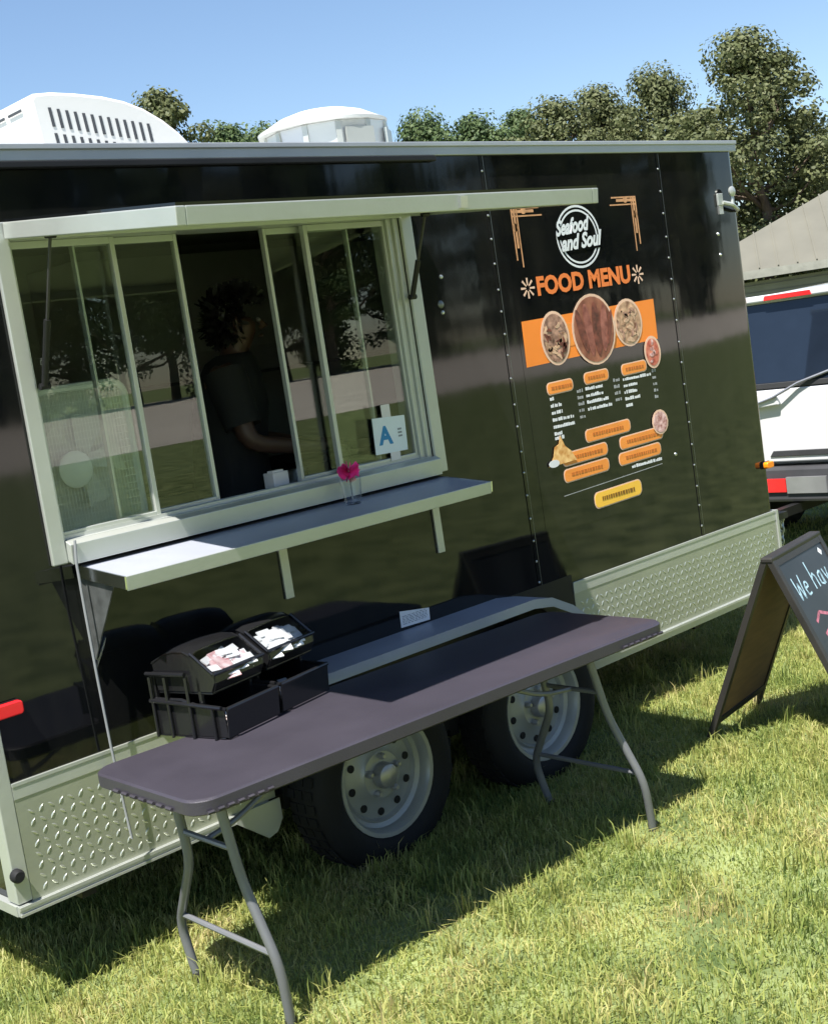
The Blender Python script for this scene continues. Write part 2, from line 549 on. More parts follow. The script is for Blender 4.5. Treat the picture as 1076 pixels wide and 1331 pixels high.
# ------------------------------------------------------------------ the trailer
L, ZB, ZP, ZT, RT = 4.3046, 0.3055, 0.70, 2.517, 2.566
S1, S2 = 3.658, 2.461
DEPTH = 2.13
T = thing('food_trailer', (2.1, 1.0, 0), 'long black food trailer with open serving window, orange menu and diamond plate skirt', 'food trailer')

# --- side panels facing the table
WX0, WX1, WZ0, WZ1 = 0.345, 1.955, 1.345, 2.315
def grid_panel(xs, zs, holes, y0, y1):
    m_ = MB()
    nx, nz = len(xs), len(zs)
    idx = {}
    for y in (y0, y1):
        for i, x in enumerate(xs):
            for k, z in enumerate(zs):
                idx[(y, i, k)] = len(m_.v)
                m_.v.append((x, y, z))
    solid = lambda i, k: 0 <= i < nx - 1 and 0 <= k < nz - 1 and (i, k) not in holes
    for i in range(nx - 1):
        for k in range(nz - 1):
            if not solid(i, k):
                continue
            m_.f.append((idx[(y0, i, k)], idx[(y0, i + 1, k)], idx[(y0, i + 1, k + 1)], idx[(y0, i, k + 1)]))
            m_.f.append((idx[(y1, i, k + 1)], idx[(y1, i + 1, k + 1)], idx[(y1, i + 1, k)], idx[(y1, i, k)]))
            for (di, dk, a, c_) in ((-1, 0, (i, k), (i, k + 1)), (1, 0, (i + 1, k + 1), (i + 1, k)), (0, -1, (i + 1, k), (i, k)), (0, 1, (i, k + 1), (i + 1, k + 1))):
                if not solid(i + di, k + dk):
                    m_.f.append((idx[(y1, *a)], idx[(y1, *c_)], idx[(y0, *c_)], idx[(y0, *a)]))
    return m_
grid_panel([0.012, WX0, WX1, S2 - 0.003], [ZB + 0.03, WZ0, WZ1, ZT + 0.02], {(1, 1)}, 0.0, 0.03).build('side_panel', 'black_paint', T)
grid_panel([S2 + 0.003, S1 - 0.003], [ZB + 0.03, ZT + 0.02], set(), 0.0, 0.03).build('side_panel', 'black_paint', T)
# last panel rolls round the front corner
b = MB()
out, inn = [(S1 + 0.003, 0.0)], [(S1 + 0.003, 0.03)]
for k in range(9):
    a = R(90 * k / 8)
    out.append((L - 0.05 + 0.05 * math.sin(a), 0.05 - 0.05 * math.cos(a)))
    inn.append((L - 0.05 + 0.02 * math.sin(a), 0.05 - 0.02 * math.cos(a)))
pl = out + inn[::-1]
b.prism([(x, y, ZB + 0.03) for x, y in pl], (0, 0, ZT + 0.02 - ZB - 0.03))
b.build('side_panel', 'black_paint', T, smooth=True)
# seam strips with rivets
for sx in (S2, S1):
    st = MB().box(sx - 0.009, sx + 0.009, -0.003, 0.0005, ZP + 0.002, ZT - 0.002).build('seam_strip', 'black_paint', T)
    MB().box(sx + 0.0092, sx + 0.0125, -0.0022, 0.0005, ZP + 0.002, ZT - 0.002).build('joint_bead', 'seam', st)
    rv = MB()
    z = ZP + 0.05
    while z < ZT - 0.03:
        rv.lathe([(0.0055, 0.0), (0.0045, -0.0025), (0.002, -0.004)], (sx - 0.004 + random.uniform(-.001, .001), -0.003, z), 'y', 8)
        z += 0.098 + random.uniform(-.012, .012)
    tag(rv.build('rivet_row', 'rivet', st), kind='stuff')
# loose bolts right of the window and near the front
for x, z, r_ in ((2.142, 2.051, .009), (2.12, 1.945, .016), (2.123, 1.913, .009), (4.09, 2.12, .009), (4.09, 2.02, .009), (3.52, 1.12, .009)):
    MB().lathe([(r_, 0.0), (r_ * .8, -0.004), (r_ * .3, -0.006)], (x, 0.0, z), 'y', 12).build('bolt_head', 'rivet' if r_ < .012 else 'seam', T, smooth=True)

# --- other walls, floor, roof
MB().box(0.012, 0.045, 0.0305, DEPTH - 0.03, ZB + 0.03, ZT + 0.02).build('rear_wall', 'black_paint', T)
MB().box(L - 0.035, L - 0.002, 0.0505, DEPTH - 0.03, ZB + 0.03, ZT + 0.02).build('front_wall', 'black_paint', T)
MB().box(0.012, L - 0.002, DEPTH - 0.029, DEPTH, ZB + 0.03, ZT + 0.02).build('far_wall', 'black_paint', T)
MB().box(0.046, L - 0.036, DEPTH - 0.05, DEPTH - 0.0295, ZB + 0.13, ZT).build('inner_wall_lining', 'interior', T)
MB().box(L - 0.06, L - 0.0355, 0.05, DEPTH - 0.051, ZB + 0.13, ZT).build('inner_wall_lining', 'interior', T)
MB().box(0.0455, 0.07, 0.031, DEPTH - 0.051, ZB + 0.13, ZT).build('inner_wall_lining', 'interior', T)
MB().box(0.046, L - 0.036, 0.0305, DEPTH - 0.0295, ZB + 0.031, ZB + 0.12).build('trailer_floor', 'floor_ply', T)
MB().box(0.015, L - 0.004, 0.004, DEPTH - 0.004, ZT + 0.0205, RT - 0.006).build('roof', 'alu_white', T)
MB().box(0.046, L - 0.06, 0.032, DEPTH - 0.052, ZT - 0.03, ZT + 0.0195).build('ceiling_lining', 'interior', T)
# roof rail, drip rail
b = MB().box(-0.01, L + 0.008, -0.014, 0.0035, ZT, RT)
b.box(-0.01, L + 0.008, -0.022, -0.0142, RT - 0.016, RT + 0.002)
b.build('roof_rail', 'rail_grey', T, bevel=0.003)
MB().box(0.02, 2.19, -0.022, -0.0002, ZT - 0.022, ZT - 0.0005).build('drip_rail', 'black_matte', T, bevel=0.004)
MB().box(-0.01, L + 0.008, DEPTH + 0.0005, DEPTH + 0.014, ZT, RT).build('roof_rail', 'rail_grey', T)
MB().box(-0.012, 0.0115, -0.0142, DEPTH, ZT, RT).build('roof_rail', 'rail_grey', T)
# rear corner post
b = MB().box(-0.006, 0.042, -0.006, -0.0005, ZB + 0.034, ZT - 0.024)
b.box(-0.006, 0.0115, -0.0004, 0.06, ZB + 0.034, ZT - 0.024)
b.build('corner_post', 'alu_white', T, bevel=0.003)
MB().lathe([(0.021, 0), (0.021, -0.016), (0.015, -0.026)], (0.004, -0.0062, 0.43), 'y', 16).build('rubber_bumper', 'rubber', T, smooth=True)
# bottom rail: two ribs
b = MB().box(-0.008, 0.93, -0.012, -0.0005, ZB - 0.002, ZB + 0.0295)
b.box(-0.008, 0.93, -0.019, -0.0122, ZB + 0.018, ZB + 0.028)
b.box(-0.008, 0.93, -0.019, -0.0122, ZB - 0.002, ZB + 0.006)
b.build('bottom_rail', 'alu_white', T)
b = MB().box(2.67, L, -0.012, -0.0005, ZB - 0.012, ZB + 0.0295)
b.box(2.67, L, -0.018, -0.0122, ZB + 0.016, ZB + 0.027)
b.build('bottom_rail', 'alu_white', T)
MB().box(-0.012, 0.011, -0.0005, DEPTH, ZB - 0.002, ZB + 0.0295).build('bottom_rail', 'alu_white', T)
# under frame
for y in (0.25, DEPTH - 0.3):
    MB().box(0.1, L - 0.1, y, y + 0.05, ZB - 0.10, ZB + 0.03).build('chassis_beam', 'black_matte', T)
for x in (0.2, 1.0, 1.83, 2.7, 3.5, 4.1):
    MB().box(x, x + 0.05, 0.0, DEPTH, ZB - 0.03, ZB + 0.0295).build('cross_member', 'black_matte', T)

# --- diamond plate skirts
def skirt(x0, x1, z0, z1, cut=0.0):
    pts = [(x0, z0), (x1 - cut, z0), (x1, z0 + cut), (x1, z1), (x0, z1)] if cut else [(x0, z0), (x1, z0), (x1, z1), (x0, z1)]
    p = MB().prism([(x, -0.0005, z) for x, z in pts], (0, -0.004, 0)).build('skirt_plate', 'plate', T)
    MB().box(x0, x1, -0.0085, -0.0047, z1 - 0.012, z1).build('trim_strip', 'alu_white', p, bevel=0.001)
    MB().box(x0, x1, -0.0065, -0.0047, z1 - 0.05, z1 - 0.0125).build('trim_strip', 'alu_white', p)
    lg = MB()
    pit = 0.0335
    nx, nz = int((x1 - x0 - 0.05) / pit), int((z1 - z0 - 0.075) / pit)
    for i in range(nx):
        for k in range(nz):
            x = x0 + 0.045 + i * pit
            z = z0 + 0.03 + k * pit
            if cut and (x - (x1 - cut)) > (z - z0) - 0.01:
                continue
            a = R(52) if (i + k) % 2 == 0 else R(-38)
            ca, sa = math.cos(a), math.sin(a)
            l_, w_, h_ = 0.0135, 0.0042, 0.0017
            q = [(-l_, 0), (-.35 * l_, -w_), (.35 * l_, -w_), (l_, 0), (.35 * l_, w_), (-.35 * l_, w_)]
            vs_ = [(x + u * ca - v * sa, -0.0046, z + u * sa + v * ca) for u, v in q]
            vs_ += [(x + u * ca * .6 - v * sa * .4, -0.0046 - h_, z + u * sa * .6 + v * ca * .4) for u, v in q]
            lg.add(vs_, [(6, 7, 8, 9, 10, 11)] + [(j, (j + 1) % 6, 6 + (j + 1) % 6, 6 + j) for j in range(6)])
    tag(lg.build('tread_pattern', 'lug', p), kind='stuff')
    return p
skirt(0.0425, 0.965, ZB + 0.030, ZP)
skirt(2.665, L - 0.006, ZB + 0.030, ZP)
MB().box(L - 0.0055, L + 0.012, -0.012, 0.05, ZB - 0.012, ZP).build('end_cap', 'alu_white', T)
MB().prism([(0.90, -0.0195, 0.212), (0.94, -0.0195, 0.222), (0.968, -0.0195, 0.262), (0.968, -0.0195, 0.335), (0.78, -0.0195, 0.335), (0.78, -0.0195, ZB)], (0, -0.004, 0)).build('mud_guard', 'alu_white', T)

# --- fender over the two wheels
b = MB()
prof = [(1.0, 0.50), (1.0, 0.66), (1.045, 0.725), (1.12, 0.746), (2.19, 0.746), (2.30, 0.728), (2.42, 0.668), (2.54, 0.575), (2.66, 0.47)]
n = len(prof)
vs_, fs_ = [], []
for y in (-0.0003, -0.20):
    for x, z in prof: vs_.append((x, y, z))
for y in (-0.0003, -0.20):
    for x, z in prof: vs_.append((x, y, z - 0.006))
for i in range(n - 1):
    fs_.append((i, i + 1, n + i + 1, n + i))
    fs_.append((2 * n + i, 3 * n + i, 3 * n + i + 1, 2 * n + i + 1))
b.add(vs_, fs_)
f_ = b.build('fender', 'alu_satin', T, smooth=True)
b = MB()
for i in range(n - 1):
    (x0, z0), (x1, z1) = prof[i], prof[i + 1]
    b.add([(x0, -0.2002, z0 + .002), (x1, -0.2002, z1 + .002), (x1, -0.2002, z1 - 0.035), (x0, -0.2002, z0 - 0.035),
           (x0, -0.205, z0 + .002), (x1, -0.205, z1 + .002), (x1, -0.205, z1 - 0.035), (x0, -0.205, z0 - 0.035)],
          [(4, 5, 6, 7), (0, 3, 2, 1), (0, 1, 5, 4), (3, 7, 6, 2)])
b.build('fender_lip', 'alu_satin', f_)
# dark wheel well liner behind the wheels
MB().box(1.0, 2.664, -0.0032, -0.0004, ZB + 0.0, 0.735).build('wheel_well_liner', 'black_matte', T)

# --- wheels
def wheel(cx, cz):
    yo = -0.175
    w = MB()
    # dish of the steel rim
    prof = [(0.215, 0.030), (0.222, 0.022), (0.220, 0.014), (0.205, 0.016), (0.196, 0.030), (0.192, 0.058), (0.176, 0.066), (0.168, 0.058), (0.160, 0.074), (0.10, 0.066), (0.085, 0.052), (0.06, 0.050), (0.0005, 0.050)]
    w.lathe(prof, (cx, yo, cz), 'y', 40, False)
    o = w.build('wheel', 'rim_white', T, smooth=True)
    t = MB()
    tp = [(0.205, 0.17), (0.216, 0.05), (0.219, 0.020), (0.235, 0.006), (0.262, 0.0), (0.29, 0.002), (0.312, 0.012), (0.328, 0.03), (0.335, 0.06), (0.335, 0.15), (0.328, 0.18), (0.29, 0.2), (0.22, 0.195), (0.205, 0.17)]
    t.lathe(tp, (cx, yo, cz), 'y', 48, False)
    t.build('tyre', 'rubber', o, smooth=True)
    tr = MB()
    for k in range(44):
        a = 2 * math.pi * k / 44
        ca, sa = math.cos(a), math.sin(a)
        for y0 in (0.034, 0.085, 0.13):
            p = Vector((cx + ca * 0.3335, yo + y0 + 0.006 * (k % 2), cz + sa * 0.3335))
            tr.obox(p, Vector((-sa, 0, ca)) * 0.032, Vector((0, 0.036, 0)), Vector((ca, 0, sa)) * 0.005)
    tag(tr.build('tread_block', 'rubber', o), kind='stuff')
    for k in range(10):
        a = 2 * math.pi * (k + .3) / 10
        hx, hz = cx + 0.137 * math.cos(a), cz + 0.137 * math.sin(a)
        MB().lathe([(0.0145, 0.0), (0.0145, -0.004), (0.012, -0.005)], (hx, yo + 0.0705, hz), 'y', 12).build('rim_hole', 'rim_hole', o, smooth=True)
    MB().lathe([(0.048, 0.0), (0.048, -0.018), (0.042, -0.036), (0.03, -0.042), (0.002, -0.044)], (cx, yo + 0.0495, cz), 'y', 20).build('hub_cap', 'car_silver', o, smooth=True)
    for k in range(5):
        a = 2 * math.pi * k / 5 + .3
        MB().lathe([(0.0125, 0.0), (0.0125, -0.02), (0.007, -0.028)], (cx + 0.071 * math.cos(a), yo + 0.0515, cz + 0.071 * math.sin(a)), 'y', 6).build('lug_nut', 'car_silver', o)
    MB().lathe([(0.03, 0.0), (0.03, DEPTH - 0.1)], (cx, -0.0, cz), 'y', 12).build('axle', 'black_matte', o)
    return o
wheel(1.355, 0.300)
wheel(2.215, 0.300)
def wheel_far(cx, cz):
    t = MB()
    t.lathe([(0.20, 0.0), (0.21, -0.13), (0.30, -0.13), (0.335, -0.1), (0.335, 0.02), (0.30, 0.05), (0.20, 0.05), (0.1, 0.0), (0.002, 0.0)], (cx, DEPTH + 0.1, cz), 'y', 32, False)
    t.build('wheel', 'rubber', T, smooth=True)
wheel_far(1.355, 0.300)
wheel_far(2.215, 0.300)

# --- window frame, sill, sashes
def frame_rails(x0, x1, z0, z1, w, y0, y1):
    return [MB().box(x0, x0 + w, y0, y1, z0, z1), MB().box(x1 - w, x1, y0, y1, z0, z1),
            MB().box(x0 + w, x1 - w, y0, y1, z1 - w, z1), MB().box(x0 + w, x1 - w, y0, y1, z0, z0 + w)]
FR = MB()
FR.box(0.300, 0.352, -0.016, -0.0005, 1.303, 2.34)
FR.box(1.956, 2.013, -0.016, -0.0005, 1.303, 2.34)
FR.box(0.352, 1.956, -0.016, -0.0005, 2.286, 2.34)
FR.box(0.352, 1.956, -0.016, -0.0005, 1.303, 1.352)
frame = FR.build('window_frame', 'alu_white', T, bevel=0.004)
# jambs that line the opening
b = MB().box(0.346, 0.362, 0.0, 0.1, 1.352, 2.31)
b.box(1.93, 1.9545, 0.0, 0.1, 1.352, 2.31)
b.box(1.905, 1.9298, 0.012, 0.1, 1.352, 2.31)
b.box(0.362, 1.905, 0.0, 0.1, 2.286, 2.3145)
b.build('jamb', 'alu_white', frame, bevel=0.002)
b = MB().box(0.362, 1.93, -0.018, 0.1, 1.346, 1.372)
b.box(0.362, 1.93, 0.02, 0.026, 1.372, 1.384)
b.box(0.362, 1.93, 0.054, 0.060, 1.372, 1.384)
b.build('track', 'alu_white', frame)
b = MB().obox((0.352, -0.0165, 1.372), (1.604, 0, 0), (0, -0.028, -0.012), (0, 0.004, -0.062))
b.build('window_sill', 'alu_white', T, bevel=0.002)

def sash(x0, x1, y, wl, wr_):
    z0, z1 = 1.378, 2.2855
    f = MB()
    f.box(x0, x0 + wl, y - 0.012, y + 0.012, z0, z1)
    f.box(x1 - wr_, x1, y - 0.012, y + 0.012, z0, z1)
    f.box(x0 + wl, x1 - wr_, y - 0.012, y + 0.012, z1 - 0.022, z1)
    f.box(x0 + wl, x1 - wr_, y - 0.012, y + 0.012, z0, z0 + 0.018)
    o = f.build('sash', 'alu_white', T, bevel=0.002)
    MB().box(x0 + wl - .002, x1 - wr_ + .002, y - 0.002, y + 0.002, z0 + 0.016, z1 - 0.02).build('glass', 'pane_glass', o)
    return o
sash(0.3625, 0.729, 0.036, 0.010, 0.017)
sash(0.597, 0.990, 0.071, 0.009, 0.014)
sash(1.352, 1.748, 0.071, 0.013, 0.009)
sash(1.508, 1.9045, 0.036, 0.018, 0.012)

# --- hatch: lifted panel above the window
h0 = Vector((0, -0.022, 2.318))
h1 = Vector((0, -0.915, 2.206))
hv = (h1 - h0).normalized()
hl = (h1 - h0).length
hn = Vector((1, 0, 0)).cross(hv)
if hn.z < 0: hn = -hn
HX0, HX1 = 0.335, 2.01
def hbox(x0, x1, v0, v1, n0, n1):
    return MB().obox(Vector((x0, 0, 0)) + h0 + hv * v0 + hn * n0, (x1 - x0, 0, 0), hv * (v1 - v0), hn * (n1 - n0))
hat = hbox(HX0 + .003, HX1 - .003, 0.003, hl - .003, 0.020, 0.028).build('hatch', 'black_paint', T)
hbox(HX0 + .03, HX1 - .03, 0.031, hl - .031, 0.0, 0.0195).build('hatch_lining', 'alu_white', hat)
hbox(HX0, HX0 + 0.03, 0, hl, -0.03, 0.0197).build('hatch_rail', 'alu_white', hat, bevel=.003)
hbox(HX1 - 0.03, HX1, 0, hl, -0.03, 0.0197).build('hatch_rail', 'alu_white', hat, bevel=.003)
hbox(HX0 + .0302, HX1 - .0302, hl - 0.03, hl, -0.03, 0.0197).build('hatch_rail', 'alu_white', hat, bevel=.003)
hbox(HX0 + .0302, HX1 - .0302, 0, 0.03, -0.03, 0.0197).build('hatch_rail', 'alu_white', hat)
hbox(1.34, 1.37, hl + .0003, hl + .01, -0.022, 0.012).build('latch', 'rivet', hat)
def strut(p0, p1):
    p0, p1 = Vector(p0), Vector(p1)
    m_ = p0.lerp(p1, 0.45)
    o = MB().tube([p0, m_], 0.0105, 10).build('gas_strut', 'black_matte', T, smooth=True)
    MB().tube([m_, p1], 0.005, 8).build('strut_rod', 'leg_black', o, smooth=True)
    for p in (p0, p1):
        MB().tube([p - Vector((.016, 0, 0)), p + Vector((.016, 0, 0))], 0.010, 8).build('ball_joint', 'black_matte', o)
strut((0.372, -0.030, 1.845), (0.385, -0.20, 2.27))
strut((1.945, -0.030, 1.985), (1.955, -0.15, 2.275))

# --- serving shelf
s0, s1 = Vector((0, -0.024, 1.285)), Vector((0, -0.275, 1.258))
sv = (s1 - s0).normalized()
sn = Vector((0, -sv.z, sv.y)) * -1
if sn.z < 0: sn = -sn
def sbox(x0, x1, v0, v1, n0, n1):
    return MB().obox(Vector((x0, 0, 0)) + s0 + sv * v0 + sn * n0, (x1 - x0, 0, 0), sv * (v1 - v0), sn * (n1 - n0))
SLEN = (s1 - s0).length
shelf = sbox(0.385, 1.965, 0, SLEN, -0.006, 0.0).build('serving_shelf', 'alu_satin', T)
sbox(0.385, 1.965, SLEN + .0002, SLEN + 0.006, -0.042, 0.003).build('shelf_lip', 'alu_white', shelf, bevel=.002)
sbox(0.379, 0.3848, 0, SLEN + .006, -0.036, 0.003).build('shelf_end', 'alu_bright', shelf)
sbox(1.9652, 1.971, 0, SLEN + .006, -0.036, 0.003).build('shelf_end', 'alu_bright', shelf)
sbox(0.385, 1.965, -0.022, -0.0003, -0.018, 0.004).build('hinge', 'black_matte', shelf)
for x in (1.165, 1.922):
    MB().box(x - 0.018, x + 0.018, -0.010, -0.0006, 0.995, 1.262).build('bracket', 'alu_white', shelf, bevel=.002)
MB().prism([(0.388, -0.002, 0.985), (0.388, -0.002, 1.262), (0.388, -0.20, 1.238)], (0.004, 0, 0)).build('bracket', 'seam', shelf)
MB().prism([(0.382, -0.003, 0.96), (0.42, -0.003, 1.02), (0.42, -0.012, 1.02), (0.382, -0.012, 0.96)], (0.012, 0, 0.03)).build('catch', 'alu_bright', shelf)

# --- sticker, marker lights
b = MB().prism([(1.660, -0.0004, 0.759), (1.812, -0.0004, 0.754), (1.816, -0.0004, 0.800), (1.663, -0.0004, 0.822)], (0, -0.0012, 0))
st = b.build('spec_sticker', 'label_white', T)
b = MB()
for k in range(6):
    z = 0.768 + k * 0.006
    x = 1.672
    while x < 1.80:
        w = random.uniform(.006, .022)
        b.box(x, min(x + w, 1.802), -0.0022, -0.0017, z, z + 0.0026)
        x += w + .006
tag(b.build('fine_print', 'label_ink', st), kind='stuff')
def marker(x0, x1, z0, z1, m_, y=-0.028):
    pts = outline_rr(x1 - x0, z1 - z0, 0.012)
    cx, cz = (x0 + x1) / 2, (z0 + z1) / 2
    o = MB().prism([(cx + u, -0.0068, cz + v) for u, v in pts], (0, y + .0068, 0)).build('marker_light', m_, T, smooth=False, bevel=.004)
    MB().prism([(cx + u * 1.06, -0.0062, cz + v * 1.15) for u, v in pts], (0, -0.004, 0)).build('lamp_base', 'black_matte', o)
marker(0.012, 0.118, 0.90, 0.942, 'red_lens')
marker(4.235, 4.298, 0.925, 0.958, 'amber_lens', -0.034)
# --- holdback hook near the front corner
o = MB().box(4.108, 4.152, -0.012, -0.0005, 2.255, 2.315).build('door_hook', 'alu_white', T, bevel=.003)
MB().box(4.11, 4.146, -0.010, -0.0005, 2.215, 2.2545).build('hook_plate', 'alu', o)
MB().tube([(4.15, -0.01, 2.27), (4.19, -0.035, 2.255), (4.26, -0.02, 2.232), (4.30, 0.02, 2.225)], [0.011, 0.011, 0.009, 0.007], 8).build('hook_arm', 'alu_white', o, smooth=True)
MB().lathe([(0.024, 0.0), (0.026, -0.008), (0.018, -0.014), (0.003, -0.016)], (4.20, -0.03, 2.318), 'y', 20).build('hook_disc', 'alu_white', o, smooth=True)
MB().tube([(4.20, -0.032, 2.30), (4.195, -0.034, 2.262)], 0.007, 8).build('hook_stem', 'alu_white', o)

# --- roof units
AX, AY = 0.885, 0.62
prof = [(0.0, 0.0), (-0.012, 0.14), (-0.025, 0.285), (-0.005, 0.305), (0.06, 0.312), (0.15, 0.31), (0.25, 0.302), (0.33, 0.287), (0.40, 0.262), (0.47, 0.222), (0.53, 0.175), (0.58, 0.12), (0.615, 0.06), (0.625, 0.0)]
prof = [(x * (1.10 if x > 0 else 1.0), z * 1.02) for x, z in prof]
def ac_ring(y, s, dz):
    return [(AX + 0.3 + (x - 0.3) * s, y, RT + z * dz) for x, z in prof]
b = MB()
rings = [ac_ring(AY, 1.0, 1.0), ac_ring(AY - 0.0, 1.0, 1.0), ac_ring(AY + 0.35, 1.0, 1.0), ac_ring(AY + 0.72, 0.98, 0.95), ac_ring(AY + 0.8, 0.94, 0.86)]
rings = rings[1:]
n = len(prof)
vs_ = [p for r_ in rings for p in r_]
fs_ = []
for i in range(len(rings) - 1):
    for k in range(n - 1):
        fs_.append((i * n + k, i * n + k + 1, (i + 1) * n + k + 1, (i + 1) * n + k))
fs_.append(tuple(range(n)))
fs_.append(tuple(range((len(rings) - 1) * n, len(rings) * n))[::-1])
b.add(vs_, fs_)
ac = b.build('air_conditioner', 'ac_white', T, smooth=True, bevel=0.012)
for row, (z0, z1) in enumerate(((0.195, 0.262), (0.105, 0.172))):  # raised dark bars; the shade of the slots is put into their colour
    for k in range(13):
        x = AX + 0.045 + k * 0.0335 + row * .008
        # keep inside the curved shell
        top = np.interp(x - AX, [p[0] for p in prof[2:]], [p[1] for p in prof[2:]])
        za, zb_ = z0 - 0.0045 * k, min(z1 - 0.0045 * k, top - 0.035)
        if zb_ - za < 0.012: continue
        MB().obox((x, AY - 0.0022, RT + za), (0.0115, 0, 0), (0, 0.004, 0), (-0.006, 0, zb_ - za)).build('slot', 'slot_shade', ac)
for k in range(5):
    MB().obox((AX - 0.0265, AY + 0.07 + k * 0.13, RT + 0.262), (-0.0024, 0, 0), (0, 0.1, 0), (-0.001, 0, 0.009)).build('slot', 'slot_shade', ac)
# exhaust ventilator
VX, VY = 2.475, 0.92
b = MB().lathe([(0.225, 0.0), (0.27, 0.09), (0.28, 0.235), (0.28, 0.245)], (VX, VY, RT - 0.001), 'z', 12)
vent = b.build('exhaust_vent', 'vent_grey', T)
MB().lathe([(0.292, 0.0), (0.295, 0.014), (0.26, 0.03), (0.20, 0.062), (0.13, 0.083), (0.06, 0.092), (0.002, 0.094)], (VX - 0.02, VY, RT + 0.2455), 'z', 40).build('vent_cap', 'ac_white', vent, smooth=True)
for k in range(12):
    a = 2 * math.pi * k / 12
    p = Vector((VX + 0.277 * math.cos(a), VY + 0.277 * math.sin(a), RT + 0.06))
    d = Vector((-math.sin(a), math.cos(a), 0)) * 0.012
    MB().obox(p - d, d * 2, Vector((math.cos(a), math.sin(a), 0)) * 0.008, (0, 0, 0.18)).build('vent_rib', 'alu_white', vent)
for a in (-100, -52):
    ca, sa = math.cos(R(a)), math.sin(R(a))
    p = Vector((VX + 0.272 * ca, VY + 0.272 * sa, RT + 0.05))
    d = Vector((-sa, ca, 0)) * 0.07
    MB().obox(p - d, d * 2, Vector((ca, sa, 0)) * 0.012, (0, 0, 0.16)).build('access_panel', 'alu_white', vent)

# --- tongue, jack and chains
tg = MB().tube([(L - 0.1, 0.35, 0.36), (5.35, 1.04, 0.40), (5.75, 1.065, 0.42)], 0.045, 8).build('tongue', 'black_matte', T)
MB().tube([(L - 0.1, 1.78, 0.36), (5.35, 1.09, 0.40)], 0.045, 8).build('tongue_beam', 'black_matte', tg)
MB().tube([(5.0, 0.9, 0.02), (5.0, 0.9, 0.85)], 0.035, 10).build('tongue_jack', 'car_silver', tg)
ch = MB()
for k in range(9):
    z = 0.60 - k * 0.032
    c = Vector((4.62, 0.16 + 0.004 * k, z))
    pts = []
    for j in range(11):
        a = 2 * math.pi * j / 10
        u, v = 0.013 * math.cos(a), 0.022 * math.sin(a)
        pts.append(c + (Vector((u, 0, v)) if k % 2 else Vector((0, u, v))))
    ch.tube(pts, 0.0055, 6, False)
ch.build('safety_chain', 'alu_white', tg, smooth=True)
MB().box(L + .0, 4.62, 0.12, 0.18, 0.60, 0.635).build('chain_hook', 'black_matte', tg)

# --- menu printed on the side
YD = -0.0004
def dec(b_, name, m_, parent=None, layer=1):
    return b_
class Flat(MB):
    """flat vinyl shapes on the side wall, each 0.6 mm thick per layer"""
    def __init__(s, layer):
        super().__init__()
        s.y = YD - 0.0009 * layer
    def poly(s, pts):
        return s.prism([(x, s.y, z) for x, z in pts], (0, -0.0006, 0))
    def rr(s, cx, cz, w, h, r, tilt=0.0):
        return s.poly([(cx + u, cz + v + tilt * u) for u, v in outline_rr(w, h, r)])
    def ell(s, cx, cz, rx, rz, n=28):
        return s.poly([(cx + rx * math.cos(2 * math.pi * k / n), cz + rz * math.sin(2 * math.pi * k / n)) for k in range(n)])
    def ring(s, cx, cz, rx, rz, w, a0=0, a1=360, n=40):
        for k in range(n):
            a, c_ = R(a0 + (a1 - a0) * k / n), R(a0 + (a1 - a0) * (k + 1) / n)
            s.add([(cx + rx * math.cos(a), s.y - .0006, cz + rz * math.sin(a)), (cx + rx * math.cos(c_), s.y - .0006, cz + rz * math.sin(c_)),
                   (cx + (rx - w) * math.cos(c_), s.y - .0006, cz + (rz - w) * math.sin(c_)), (cx + (rx - w) * math.cos(a), s.y - .0006, cz + (rz - w) * math.sin(a))], [(0, 1, 2, 3)])
        return s
MB().box(2.545, 3.56, YD - 0.0005, YD, 0.93, 2.36).build('menu_decal', 'black_paint', T)
menu = [o for o in T.children if o.name.startswith('menu_decal')][0]
def lettering(txt, size, x, z, m_, off=0.0, shear=0.0, width=None, layer=2, name='lettering', tilt=0.0, align='LEFT'):
    me, co = text_mesh(txt, size, off, shear, align, width)
    y = YD - 0.0009 * layer - .0006
    place_text(me, co, (x, y, z), (1, 0, tilt), (0, 0, 1))
    return link(name, me, m_, menu)
# frame corners
for x, z, sx in ((2.60, 2.295, 1), (3.452, 2.318, -1)):
    f = Flat(1)
    for k, (dz, ln, w) in enumerate(((0.0, 0.175, .007), (-0.016, 0.14, .012), (-0.032, 0.19, .006))):
        xa, xb = (x, x + ln * sx)
        f.poly([(min(xa, xb), z + dz), (max(xa, xb), z + dz), (max(xa, xb), z + dz + w), (min(xa, xb), z + dz + w)])
    f.build('corner_ornament', 'vinyl_tan', menu)
    f = Flat(2)
    for k, (dx, ln, w) in enumerate(((0.0, 0.21, .007), (0.016, 0.16, .012), (0.032, 0.24, .006))):
        xa = x + dx * sx
        f.poly([(xa - w / 2, z - ln), (xa + w / 2, z - ln), (xa + w / 2, z + .007), (xa - w / 2, z + .007)])
    f.ell(x + 0.075 * sx, z - 0.008, .016, .014, 12)
    f.ell(x + 0.012 * sx, z - 0.075, .013, .018, 12)
    f.build('corner_ornament', 'vinyl_tan', menu)
